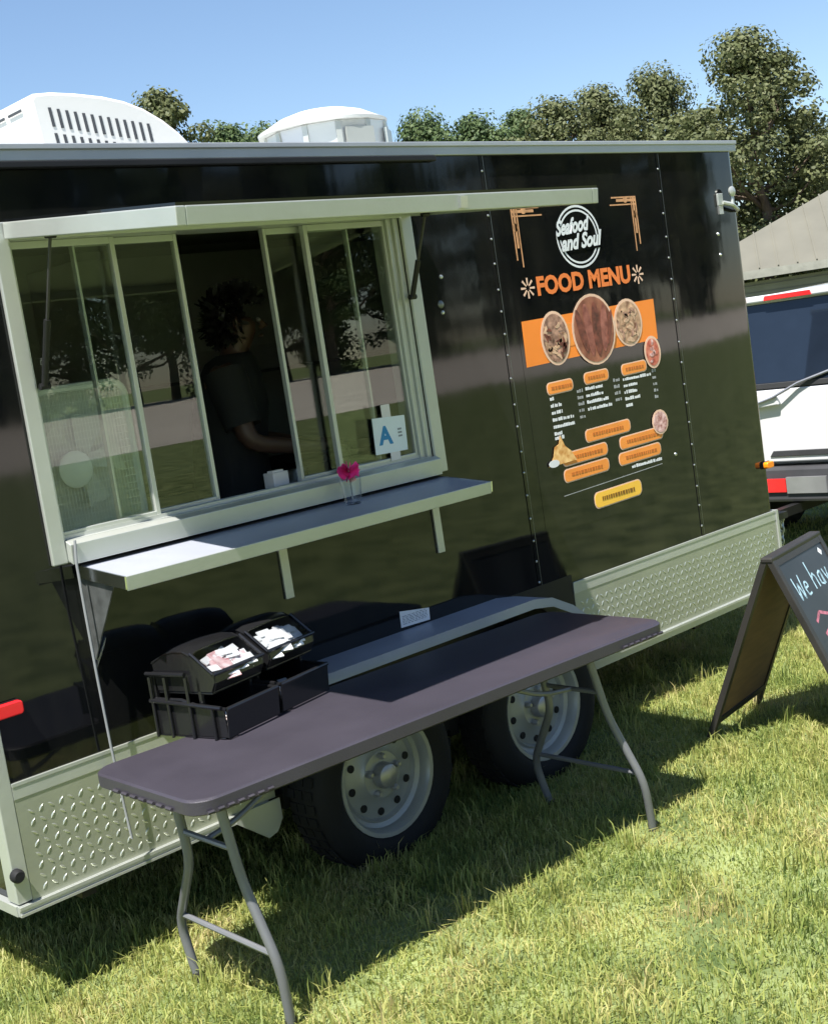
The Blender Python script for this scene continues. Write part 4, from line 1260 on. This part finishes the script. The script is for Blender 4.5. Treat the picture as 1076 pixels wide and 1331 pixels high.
# ------------------------------------------------------------------ condiment bins on the table
def bins(ox, oy, yaw, label, red):
    z0 = TH + .0008
    root = thing('condiment_bin', (ox, oy, z0), label, 'condiment bin', 'condiment bins on the folding table')
    cy_, sy_ = math.cos(yaw), math.sin(yaw)
    W_, D_ = 0.235, 0.285
    def P(u, d, z): return Vector((ox + cy_ * u - sy_ * d, oy + sy_ * u + cy_ * d, z0 + z))
    def pr(pts, u0, u1, name, m_, par=root, bev=.003):
        return MB().prism([P(u0, d, z) for d, z in pts], P(u1, 0, 0) - P(u0, 0, 0)).build(name, m_, par, bevel=bev)
    # lower open tray: floor, two flared sides, front lip, back
    t = pr([(0.0, 0), (D_, 0), (D_, .006), (0.0, .006)], 0, W_, 'lower_tray', 'black_plastic')
    for u in (0, W_ - .005):
        pr([(-.012, .0062), (.10, .0062), (D_, .0062), (D_, .115), (.16, .115), (.09, .098), (-.012, .092)], u, u + .005, 'tray_side', 'black_plastic', t, .0015)
    pr([(-.016, .005), (-.011, .005), (-.020, .092), (-.025, .092)], 0.0, W_, 'tray_front', 'black_plastic', t, .0015)
    MB().tube([P(0, -.022, .094), P(W_, -.022, .094)], .007, 8).build('tray_rim', 'black_plastic', t, smooth=True)
    for u in (.002, W_ - .002):
        MB().tube([P(u, -.022, .094), P(u, .09, .100), P(u, .16, .117), P(u, D_, .117)], .006, 8).build('tray_rim', 'black_plastic', t, smooth=True)
    pr([(D_ - .006, .0065), (D_, .0065), (D_, .20), (D_ - .006, .20)], .0055, W_ - .0055, 'back_wall', 'black_plastic', t, .0015)
    # packets lying in the tray
    for k in range(14):
        u, d = random.uniform(.02, W_ - .07), random.uniform(.01, .07)
        zz = .010 + .05 * random.random()
        a = random.uniform(0, 3)
        e1 = Vector((math.cos(a), math.sin(a), random.uniform(-.3, .3))).normalized() * .05
        e2 = Vector((-math.sin(a), math.cos(a), random.uniform(-.4, .4))).normalized() * .03
        MB().obox(P(u, d, zz), e1, e2, e1.cross(e2).normalized() * .004).build('sauce_packet', 'sauce_pack' if random.random() < red else 'paper', t)
    # posts and upper box
    for u in (.004, W_ - .016):
        for d in (.075, D_ - .02):
            pr([(d, .06), (d + .012, .06), (d + .012, .19), (d, .19)], u, u + .012, 'post', 'black_plastic', root, .001)
    ub = pr([(.03, .135), (D_ - .03, .135), (D_ - .03, .143), (.028, .143)], .006, W_ - .006, 'upper_bin', 'black_plastic')
    side = [(.03, .1435), (D_ - .03, .1435), (D_ - .02, .235), (.205, .262), (.125, .270), (.095, .258), (.012, .196), (.012, .172)]
    for u in (.004, W_ - .010):
        pr(side, u, u + .006, 'bin_side', 'black_plastic', ub, .0015)
    pr([(.024, .1435), (.030, .1435), (.018, .172), (.018, .194), (.012, .194), (.010, .172)], .010, W_ - .010, 'bin_front', 'black_plastic', ub, .002)
    pr([(D_ - .03, .1435), (D_ - .025, .1435), (D_ - .015, .235), (D_ - .02, .235)], .010, W_ - .010, 'bin_back', 'black_plastic', ub, .002)
    # hood: clear sloped front, black top
    def strip(pf, m_, nm, u0=.002, u1=None):
        u1 = W_ - .002 if u1 is None else u1
        nseg, mp = 8, len(pf)
        vv, ff = [], []
        for dz in (0, .003):
            for q in range(nseg + 1):
                u = u0 + (u1 - u0) * q / nseg
                c_ = .012 * (math.sin(math.pi * q / nseg) ** .4 - 1) if nm != 'lid' else .006 * (math.sin(math.pi * q / nseg) ** .5 - 1)
                for d, z in pf:
                    vv.append(P(u, d, z + dz + c_))
        m2 = mp * (nseg + 1)
        for q in range(nseg):
            for t in range(mp - 1):
                a = q * mp + t
                ff += [(a, a + 1, a + mp + 1, a + mp), (m2 + a, m2 + a + mp, m2 + a + mp + 1, m2 + a + 1)]
            a = q * mp
            ff += [(a, a + mp, m2 + a + mp, m2 + a), (a + mp - 1, m2 + a + mp - 1, m2 + a + 2 * mp - 1, a + 2 * mp - 1)]
        for t in range(mp - 1):
            ff += [(t, m2 + t, m2 + t + 1, t + 1), (nseg * mp + t, nseg * mp + t + 1, m2 + nseg * mp + t + 1, m2 + nseg * mp + t)]
        return MB().add(vv, ff).build(nm, m_, ub, smooth=True)
    strip([(.012, .198), (.055, .232), (.095, .262)], 'smoke_plastic', 'lid')
    strip([(.096, .264), (.125, .277), (.165, .278), (.205, .270), (D_ - .018, .240)], 'black_plastic', 'hood')
    MB().tube([P(.002, .012, .199), P(W_ - .002, .012, .199)], .006, 8).build('lid_rim', 'black_plastic', ub, smooth=True)
    for u in (.005, W_ - .005):
        MB().tube([P(u, .012, .199), P(u, .055, .232), P(u, .095, .263)], .005, 6).build('lid_rim', 'black_plastic', ub, smooth=True)
    # pale packets fill the slope; their colour stands in for glare on the lid
    for k in range(60):
        u, d = random.uniform(.012, W_ - .07), random.uniform(.018, .088)
        top_z = float(np.interp(d, [.012, .095], [.188, .250]))
        zz = top_z - random.uniform(.0, .02)
        a = random.uniform(-.5, .5) + yaw
        e1 = Vector((math.cos(a), math.sin(a), random.uniform(-.12, .12))).normalized() * random.uniform(.04, .058)
        e2 = (Vector((-math.sin(a), math.cos(a), 0)) * .8 + Vector((0, 0, .58 + random.uniform(-.12, .12)))).normalized() * .026
        if u + .058 > W_ - .012: continue
        MB().obox(P(u, d, zz) - e2 * .5, e1, e2, e1.cross(e2).normalized() * -.004).build('sauce_packet', 'packet_glare_pink' if random.random() < red else 'packet_glare', ub)
    # slatted left side as a separate carrying frame
    for d in (.03, .12, .21, D_ - .01):
        MB().tube([P(-.008, d, .0), P(-.008, d, .19 if d > .06 else .10)], .0055, 8).build('side_bar', 'black_plastic', root, smooth=True)
    MB().tube([P(-.008, D_, .20), P(-.008, .12, .20)], .007, 8).build('side_bar', 'black_plastic', root, smooth=True)
    MB().tube([P(-.008, D_, .115), P(-.008, -.01, .10)], .007, 8).build('side_bar', 'black_plastic', root, smooth=True)
    return root
bins(0.535, -0.425, R(12), 'black condiment bin with pink sauce packets doubling as painted glare under its lid, at the table end', .38)
bins(0.785, -0.367, R(12), 'black condiment bin with only white packets doubling as painted glare under its lid, beside the pink-packet bin', 0.0)

# ------------------------------------------------------------------ chalkboard sign
sa = R(9.4)
sx_, sy2 = Vector((math.cos(sa), math.sin(sa), 0)), Vector((math.sin(sa), -math.cos(sa), 0))
sg0 = Vector((2.80, -0.504, 0))
sgn = thing('chalkboard_sign', tuple(sg0), 'black wooden A-frame chalkboard sign standing on the lawn beside the trailer', 'sign')
SW, SH, SS = 0.53, 0.765, 0.335
def leaf(base, top, facing, name, face_m, back_m):
    up = (top - base)
    ln = up.length
    up.normalize()
    nr = sx_.cross(up).normalized()
    if nr.dot(facing) < 0: nr = -nr
    o = MB().obox(base + sx_ * .032 + up * .115 + nr * .001, sx_ * (SW - .064), up * (ln - .15), nr * .008).build(name, face_m, sgn)
    MB().obox(base + sx_ * .032 + up * .115 - nr * .006, sx_ * (SW - .064), up * (ln - .15), nr * .006).build('backing', back_m, o)
    for d in (0, SW - .032):
        MB().obox(base + sx_ * d - nr * .012, sx_ * .032, up * ln, nr * .026).build('leg', 'board_frame', o, bevel=.002)
    MB().obox(base + sx_ * .0322 + up * .085 - nr * .011, sx_ * (SW - .0644), up * .03, nr * .024).build('rail', 'board_frame', o)
    MB().obox(base + sx_ * .0322 + up * (ln - .034) - nr * .011, sx_ * (SW - .0644), up * .034, nr * .024).build('rail', 'board_frame', o)
    return o, up, nr, ln
ridge = sg0 + sy2 * SS + Vector((0, 0, SH))
back, _, _, _ = leaf(sg0, ridge, -sy2, 'back_board', 'chalkboard', 'hardboard')
fb = sg0 + sy2 * (2 * SS + .02)
front, fu, fn, fl = leaf(fb, ridge + sy2 * .02, sy2, 'front_board', 'chalkboard', 'hardboard')
MB().obox(ridge - sx_ * .004 - sy2 * .014 + Vector((0, 0, -.008)), sx_ * (SW + .008), sy2 * .05, (0, 0, .022)).build('ridge_cap', 'board_frame', sgn, bevel=.006)
# chalk writing on the front board: strokes
def chalk(pts, m_, r_=.0045):
    v = [fb + sx_ * u + fu * (fl - d) + fn * .0095 for u, d in pts]
    b = MB()
    for a, c in zip(v[:-1], v[1:]):
        dr = (c - a).normalized()
        sd = dr.cross(fn).normalized() * r_
        b.add([a - sd, a + sd, c + sd, c - sd], [(0, 1, 2, 3)])
    b.build('chalk_stroke', m_, front, fix=False)
W1 = [[(.075, .10), (.085, .20), (.105, .13), (.125, .20), (.14, .10)],
      [(.155, .165), (.19, .16), (.185, .14), (.165, .14), (.155, .165), (.165, .195), (.195, .19)],
      [(.25, .07), (.252, .19)], [(.252, .145), (.275, .125), (.29, .145), (.292, .19)],
      [(.345, .13), (.32, .14), (.318, .18), (.345, .19), (.35, .13), (.355, .19)],
      [(.375, .13), (.395, .19), (.415, .13)]]
for s_ in W1: chalk(s_, 'chalk_blue')
chalk([(.44, .055), (.46, .075)], 'chalk_white', .012)
for s_ in ([(.10, .30), (.16, .27), (.24, .30), (.30, .26), (.38, .29)], [(.12, .36), (.20, .34), (.30, .37), (.40, .34)], [(.15, .42), (.26, .41), (.36, .43)]):
    chalk(s_, 'chalk_red', .007)
chalk([(.33 + .05 * math.cos(2 * math.pi * k / 16), .50 + .05 * math.sin(2 * math.pi * k / 16)) for k in range(17)], 'chalk_white')

# ------------------------------------------------------------------ tow vehicle
VXR, VYC = 6.4, 1.02
suv = thing('tow_vehicle', (VXR + 2.3, VYC, 0), 'white sport utility vehicle with dark rear window hitched ahead of the trailer', 'vehicle')
hw = 0.97
# body as lofted sections along x : (x, halfwidth low, halfwidth belt, zbot, zbelt, half width roof, zroof)
secs = [(0.0, .90, .93, .62, 1.20, .76, 1.765), (0.06, .95, .97, .50, 1.21, .78, 1.785), (.5, .97, .98, .42, 1.22, .79, 1.80), (1.6, .97, .98, .38, 1.21, .79, 1.81), (2.5, .97, .98, .38, 1.20, .78, 1.80), (2.95, .97, .98, .38, 1.19, .76, 1.75), (3.55, .97, .97, .40, 1.17, .90, 1.21), (4.3, .95, .96, .40, 1.12, .88, 1.15), (4.75, .90, .92, .44, 1.00, .82, 1.03), (4.85, .84, .86, .50, .86, .78, .90)]
def sec_ring(s):
    x, wl, wb, zb, zbelt, wr_, zr = s
    half = [(0, zb), (wl * .8, zb), (wl, zb + .08), (wb, (zb + zbelt) * .55), (wb * .985, zbelt), (wr_ + (wb - wr_) * .12, zr - .10), (wr_ * .9, zr - .02), (0, zr + .01)]
    ring = [(VXR + x, VYC + y, z) for y, z in half] + [(VXR + x, VYC - y, z) for y, z in half[-2:0:-1]]
    return ring
rings = [sec_ring(s) for s in secs]
n = len(rings[0])
b = MB()
b.add([p for r_ in rings for p in r_], [(i * n + k, i * n + (k + 1) % n, (i + 1) * n + (k + 1) % n, (i + 1) * n + k) for i in range(len(rings) - 1) for k in range(n)] + [tuple(range(n)), tuple(range((len(rings) - 1) * n, len(rings) * n))[::-1]])
body = b.build('body', 'car_white', suv, smooth=True, bevel=.02)
# rear: glass, tailgate lines, lamps, bumper
def rquad(pts, x, t, name, m_, par=suv, bev=.004):
    return MB().prism([(VXR + x, VYC + y, z) for y, z in pts], (-t, 0, 0)).build(name, m_, par, bevel=bev)
rg = MB().prism([(VXR - .004 - (1.735 - z) * .22, VYC + y, z) for y, z in [(-.82, 1.205), (.82, 1.205), (.78, 1.55), (.70, 1.735), (-.70, 1.735), (-.78, 1.55)]], (.012, 0, .002)).build('rear_window', 'car_glass', suv)
rquad([(-.86, 1.165), (.86, 1.165), (.84, 1.203), (-.84, 1.203)], -.002, .122, 'window_seal', 'car_trim', rg)
sp = MB().prism([(VXR + .05, VYC + y, z) for y, z in [(-.76, 1.745), (.76, 1.745), (.74, 1.792), (-.74, 1.792)]], (-.10, 0, 0)).build('roof_spoiler', 'car_white', suv, bevel=.012)
rquad([(-.20, 1.752), (.16, 1.752), (.15, 1.785), (-.19, 1.785)], -.0505, .006, 'brake_light', 'red_lens', sp)
tgate = rquad([(-.84, .66), (.84, .66), (.88, 1.0), (.86, 1.16), (-.86, 1.16), (-.88, 1.0)], -.001, .12, 'tailgate', 'car_white', bev=.01)
rquad([(.07, 1.055), (.30, 1.035), (.31, 1.075), (.08, 1.115)], -.1212, .04, 'handle', 'car_white', tgate, .008)
MB().tube([(VXR - .165, VYC + .25, 1.07), (VXR - .17, VYC + .10, 1.11), (VXR - .145, VYC - .08, 1.19), (VXR - .12, VYC - .30, 1.25)], .009, 8).build('wiper_arm', 'car_silver', tgate, smooth=True)
MB().lathe([(.022, 0), (.018, -.006)], (VXR - .1212, VYC + .375, 1.04), 'x', 12).build('lock', 'car_trim', tgate)
rquad([(-.28, .70), (.20, .70), (.17, .74), (-.25, .74)], -.1212, .008, 'plate_recess', 'car_trim', tgate, .004)
for sg in (-1, 1):
    MB().prism([(VXR - .002, VYC + sg * y, z) for y, z in [(.865, .80), (.955, .80), (.955, 1.30), (.89, 1.30)]], (-.05, 0, 0)).build('tail_lamp', 'red_lens', suv, bevel=.012)
bp = MB().prism([(VXR - .21, VYC - .95, .40), (VXR + .1, VYC - .97, .40), (VXR + .1, VYC - .97, .632), (VXR - .17, VYC - .95, .632)], (0, 1.92, 0)).build('bumper', 'car_trim', suv, bevel=.02)
MB().box(VXR - .218, VXR - .195, VYC + .05, VYC + .25, .47, .56).build('reflector', 'red_lens', bp)
MB().box(VXR - .217, VXR - .195, VYC - .25, VYC + .045, .46, .57).build('bumper_step', 'car_silver', bp)
MB().box(VXR - .45, VXR + .2, VYC - .03, VYC + .03, .33, .39).build('hitch', 'black_matte', bp)
for sg in (-1, 1):
    for (x0, x1, x2, x3) in ((.35, 1.45, 1.42, .55), (1.52, 2.35, 2.30, 1.52), (2.42, 3.35, 2.85, 2.38)):
        yb, yt = .982 * sg, .83 * sg
        v_ = [(VXR + x0, VYC + yb, 1.24), (VXR + x1, VYC + yb, 1.24), (VXR + x2, VYC + yt, 1.68), (VXR + x3, VYC + yt, 1.68)]
        MB().prism(v_, (0, .006 * sg, .002)).build('side_window', 'car_glass', suv)
    for cx in (1.0, 3.9):
        wh = MB().lathe([(.20, 0), (.21, .02 * sg), (.36, .015 * sg), (.375, -.02 * sg), (.375, -.2 * sg), (.2, -.21 * sg)], (VXR + cx, VYC + .99 * sg, .37), 'y', 32).build('wheel', 'rubber', suv, smooth=True)
        MB().lathe([(.20, .021 * sg), (.15, .0 * sg), (.05, .012 * sg), (.003, .014 * sg)], (VXR + cx, VYC + .99 * sg, .37), 'y', 24).build('rim', 'car_silver', wh, smooth=True)
MB().prism([(VXR + 2.98, VYC - .72, 1.71), (VXR + 2.98, VYC + .72, 1.71), (VXR + 3.52, VYC + .86, 1.235), (VXR + 3.52, VYC - .86, 1.235)], (.012, 0, .012)).build('windscreen', 'car_glass', suv)

# ------------------------------------------------------------------ low building behind the vehicle
def polar(az, d, z=0.0):
    a = R(az)
    return Vector((cl.x + d * math.cos(a), cl.y + d * math.sin(a), z))
bl = polar(30.0, 34)
ax = Vector((math.cos(R(-57)), math.sin(R(-57)), 0))      # along the eaves, to the right seen from here
ay = Vector((math.cos(R(33)), math.sin(R(33)), 0))         # away
hs = thing('picnic_pavilion', tuple(bl), 'low grey building with a tan hipped metal roof beyond the white vehicle', 'building')
def H(u, v, z): return bl + ax * u + ay * v + Vector((0, 0, z))
u0, u1, v1_ = -3.2, 15.0, 9.0
MB().obox(H(u0 + .5, .5, 0), ax * (u1 - u0 - 1), ay * (v1_ - 1), (0, 0, 2.15)).build('wall', 'siding', hs)
for k in range(6):
    MB().obox(H(u0 + .48, .47, 1.0 + k * .18), ax * (u1 - u0 - .96), ay * .028, (0, 0, .15)).build('siding_board', 'siding', hs)
rf = MB()
e = 2.42
A_, B_, C_, D__ = H(u0, 0, e), H(u1, 0, e), H(u1, v1_, e), H(u0, v1_, e)
E_, F_ = H(u0 + 5.2, v1_ / 2, 4.65), H(u1 - 5.2, v1_ / 2, 4.65)
rf.add([A_, B_, C_, D__, E_, F_], [(0, 1, 5, 4), (1, 2, 5), (2, 3, 4, 5), (3, 0, 4), (3, 2, 1, 0)])
rfo = rf.build('roof', 'roof_tan', hs)
for k in range(1, 40):
    t = k / 40
    lo = A_.lerp(B_, t)
    u_ = u0 + (u1 - u0) * t
    hi = E_ + (F_ - E_) * min(1, max(0, (u_ - u0 - 5.2) / (u1 - u0 - 10.4)))
    if u_ < u0 + 5.2:
        hi = A_.lerp(E_, (u_ - u0) / 5.2)
    elif u_ > u1 - 5.2:
        hi = B_.lerp(F_, (u1 - u_) / 5.2)
    hi2 = Vector((lo.x, lo.y, 0)) + ay * ((hi - A_).dot(ay))
    hi2.z = hi.z
    MB().tube([lo + Vector((0, 0, .03)), hi2 + Vector((0, 0, .03))], .025, 4).build('roof_rib', 'roof_tan', rfo)
MB().obox(H(u0 - .05, -.08, e - .20), ax * (u1 - u0 + .1), ay * .075, (0, 0, .2)).build('fascia', 'fascia', hs)
MB().obox(H(u0 - .08, .0, e - .20), ax * .075, ay * v1_, (0, 0, .2)).build('fascia', 'fascia', hs)
for u in (1.0, 4.2, 8.0):
    w_ = MB().obox(H(u, .44, 1.05), ax * 1.0, ay * .03, (0, 0, .85)).build('window', 'fascia', hs)
    MB().obox(H(u + .06, .42, 1.11), ax * .88, ay * .019, (0, 0, .73)).build('pane', 'dark_window', w_)

# ------------------------------------------------------------------ trees
def tree_meshes(seed, h, crown_r, base, n_clump, n_leaf, leaf, tall):
    r_ = np.random.default_rng(seed)
    # limbs
    tb_ = MB()
    rr0 = h * .02
    sway = [Vector((r_.normal(0, .012) * h * k, r_.normal(0, .012) * h * k, h * .9 * k / 6)) for k in range(7)]
    sway[0] = Vector((0, 0, -.15))
    tb_.tube(sway, [rr0 * (1.15 - .15 * k) for k in range(7)], 8)
    # clump centres inside an uneven crown
    cc, cs = [], []
    for k in range(n_clump):
        t = r_.uniform(0, 1) ** .85
        z = base + (h - base) * t
        prof = (math.sin(math.pi * min(1, .12 + .88 * t) ** tall)) ** .7
        rad = crown_r * prof * math.sqrt(r_.uniform(.05, 1))
        a = r_.uniform(0, 2 * math.pi)
        rad *= .75 + .35 * math.sin(a * 2 + seed) + .15 * math.sin(a * 5 + seed * 2 + t * 6)
        c = Vector((rad * math.cos(a), rad * math.sin(a), z))
        cc.append(c)
        cs.append(crown_r * r_.choice([.13, .17, .22, .30]) * r_.uniform(.9, 1.15))
    for c in cc[::3]:
        zz = max(base * .7, c.z - c.xy.length * .55)
        s_ = Vector((0, 0, zz))
        tb_.tube([s_, s_.lerp(c, .55) + Vector((0, 0, -.03 * h)), c], [rr0 * .4, rr0 * .25, rr0 * .08], 5)
    trunk = bpy.data.meshes.new('trunk')
    trunk.from_pydata(tb_.v, [], tb_.f)
    trunk.materials.append(MATS['bark'])
    # leaves
    N = n_clump * n_leaf
    ctr = np.repeat(np.array([tuple(c) for c in cc]), n_leaf, 0)
    siz = np.repeat(np.array(cs), n_leaf)
    d = r_.normal(0, 1, (N, 3))
    d /= np.linalg.norm(d, axis=1)[:, None]
    rad = siz * r_.uniform(.25, 1, N) ** .5
    p = ctr + d * rad[:, None] * np.array([1, 1, .72])
    nrm = d + r_.normal(0, .38, (N, 3)) + np.array([0, 0, .3])
    nrm /= np.linalg.norm(nrm, axis=1)[:, None]
    t1 = np.cross(nrm, r_.normal(0, 1, (N, 3)))
    t1 /= np.linalg.norm(t1, axis=1)[:, None]
    t2 = np.cross(nrm, t1)
    s1_ = (leaf * r_.uniform(.6, 1.4, N))[:, None]
    s2_ = s1_ * r_.uniform(.45, .8, N)[:, None]
    V = np.stack([p - t1 * s1_, p - t2 * s2_, p + t1 * s1_, p + t2 * s2_], 1).reshape(-1, 3)
    me = np_mesh('crown', V, np.arange(N * 4), np.full(N, 4))
    return trunk, me
TM = [tree_meshes(11, 12.0, 3.9, 2.6, 170, 170, .085, .9),
      tree_meshes(23, 12.0, 3.4, 2.2, 150, 170, .085, 1.1),
      tree_meshes(37, 12.0, 4.3, 2.4, 170, 170, .088, .8),
      tree_meshes(51, 12.0, 3.4, 0.3, 150, 170, .085, 1.0)]
def tree(loc, kind, h, wid, rot, lm, label, group):
    o = thing('tree', tuple(loc), label, 'tree', group)
    o.rotation_euler = (0, 0, rot)
    o.scale = (h / 12 * wid, h / 12 * wid, h / 12)
    tm, cm = TM[kind]
    key = (kind, lm)
    if key not in tree.cache:
        c2 = cm.copy()
        c2.materials.clear()
        c2.materials.append(MATS[lm])
        tree.cache[key] = c2
    a = bpy.data.objects.new('trunk', tm)
    c = bpy.data.objects.new('crown', tree.cache[key])
    for q in (a, c):
        C.objects.link(q)
        q.parent = o
tree.cache = {}
def px_dir(x, y):
    d = cf + cr * ((x - 538) / 1706.57) + cu * ((665.5 - y) / 1706.57)
    return math.degrees(math.atan2(d.y, d.x)), d.z / math.hypot(d.x, d.y)
GB = 'trees behind the trailer'
def top_tree(x, y, dist, kind, wid, lm, label, dh=0.0):
    az, tan = px_dir(x, y)
    h = cl.z + tan * dist + dh
    tree(polar(az, dist), kind, h, wid, random.uniform(0, 6.28), lm, label, GB)
top_tree(205, 128, 46, 3, .95, 'leaf_a', 'dark olive tree rising behind the rooftop air conditioner')
top_tree(290, 172, 52, 0, 1.0, 'leaf_b', 'green tree top over the roof right beside the rooftop air conditioner')
top_tree(345, 168, 56, 1, 1.0, 'leaf_b', 'green tree top over the roof, partly behind the exhaust vent')
for (x, y, d_, k, w_, lm) in ((545, 160, 58, 2, .9, 'leaf_b'), (615, 158, 54, 0, 1.0, 'leaf_b'), (672, 152, 60, 3, 1.1, 'leaf_b')):
    top_tree(x, y, d_, k, w_, lm, {545: 'low green tree top over the roof, right beside the exhaust vent', 615: 'low green tree top over the roof, second tree on from the exhaust vent', 672: 'low green tree top over the roof, touching the row of olive trees'}[x])
for (x, y, d_, k, w_, lm) in ((715, 134, 50, 1, 1.0, 'leaf_a'), (775, 122, 52, 0, 1.0, 'leaf_a'), (846, 102, 50, 2, .85, 'leaf_a')):
    top_tree(x, y, d_, k, w_, lm, {715: 'rounded olive tree next to the low green tree tops', 775: 'rounded olive tree in the middle of its row of three', 846: 'rounded olive tree pressed against the tallest tree'}[x])
top_tree(965, 50, 44, 0, 1.12, 'leaf_a', 'tallest olive green tree standing behind the front end of the trailer')
top_tree(910, 150, 48, 3, 1.3, 'leaf_a', 'bushy tree filling in beside the foot of the tallest tree')
top_tree(1040, 150, 47, 1, .95, 'leaf_a', 'loose crowned tree leaning out beside the tallest tree')
top_tree(1068, 255, 52, 2, 1.5, 'leaf_b', 'low spreading tree behind the tan roofed building')
top_tree(985, 262, 50, 3, 1.6, 'leaf_b', 'low dark tree between the trailer front and the tan roof')
# tree row across the gravel road, mirrored in the black side
GR = 'trees along the far side of the gravel road'
xx = -40
while xx < 210:
    tree(Vector((xx, -116 + random.uniform(-9, 4), 0)), random.choice((3, 3, 3, 0, 2)), random.uniform(25, 33), random.uniform(.95, 1.2), random.uniform(0, 6.28), random.choice(('leaf_a', 'leaf_b')), 'broad tree in the row across the gravel road, mirrored in the trailer side', GR)
    xx += random.uniform(5, 8)
bpy.context.view_layer.update()
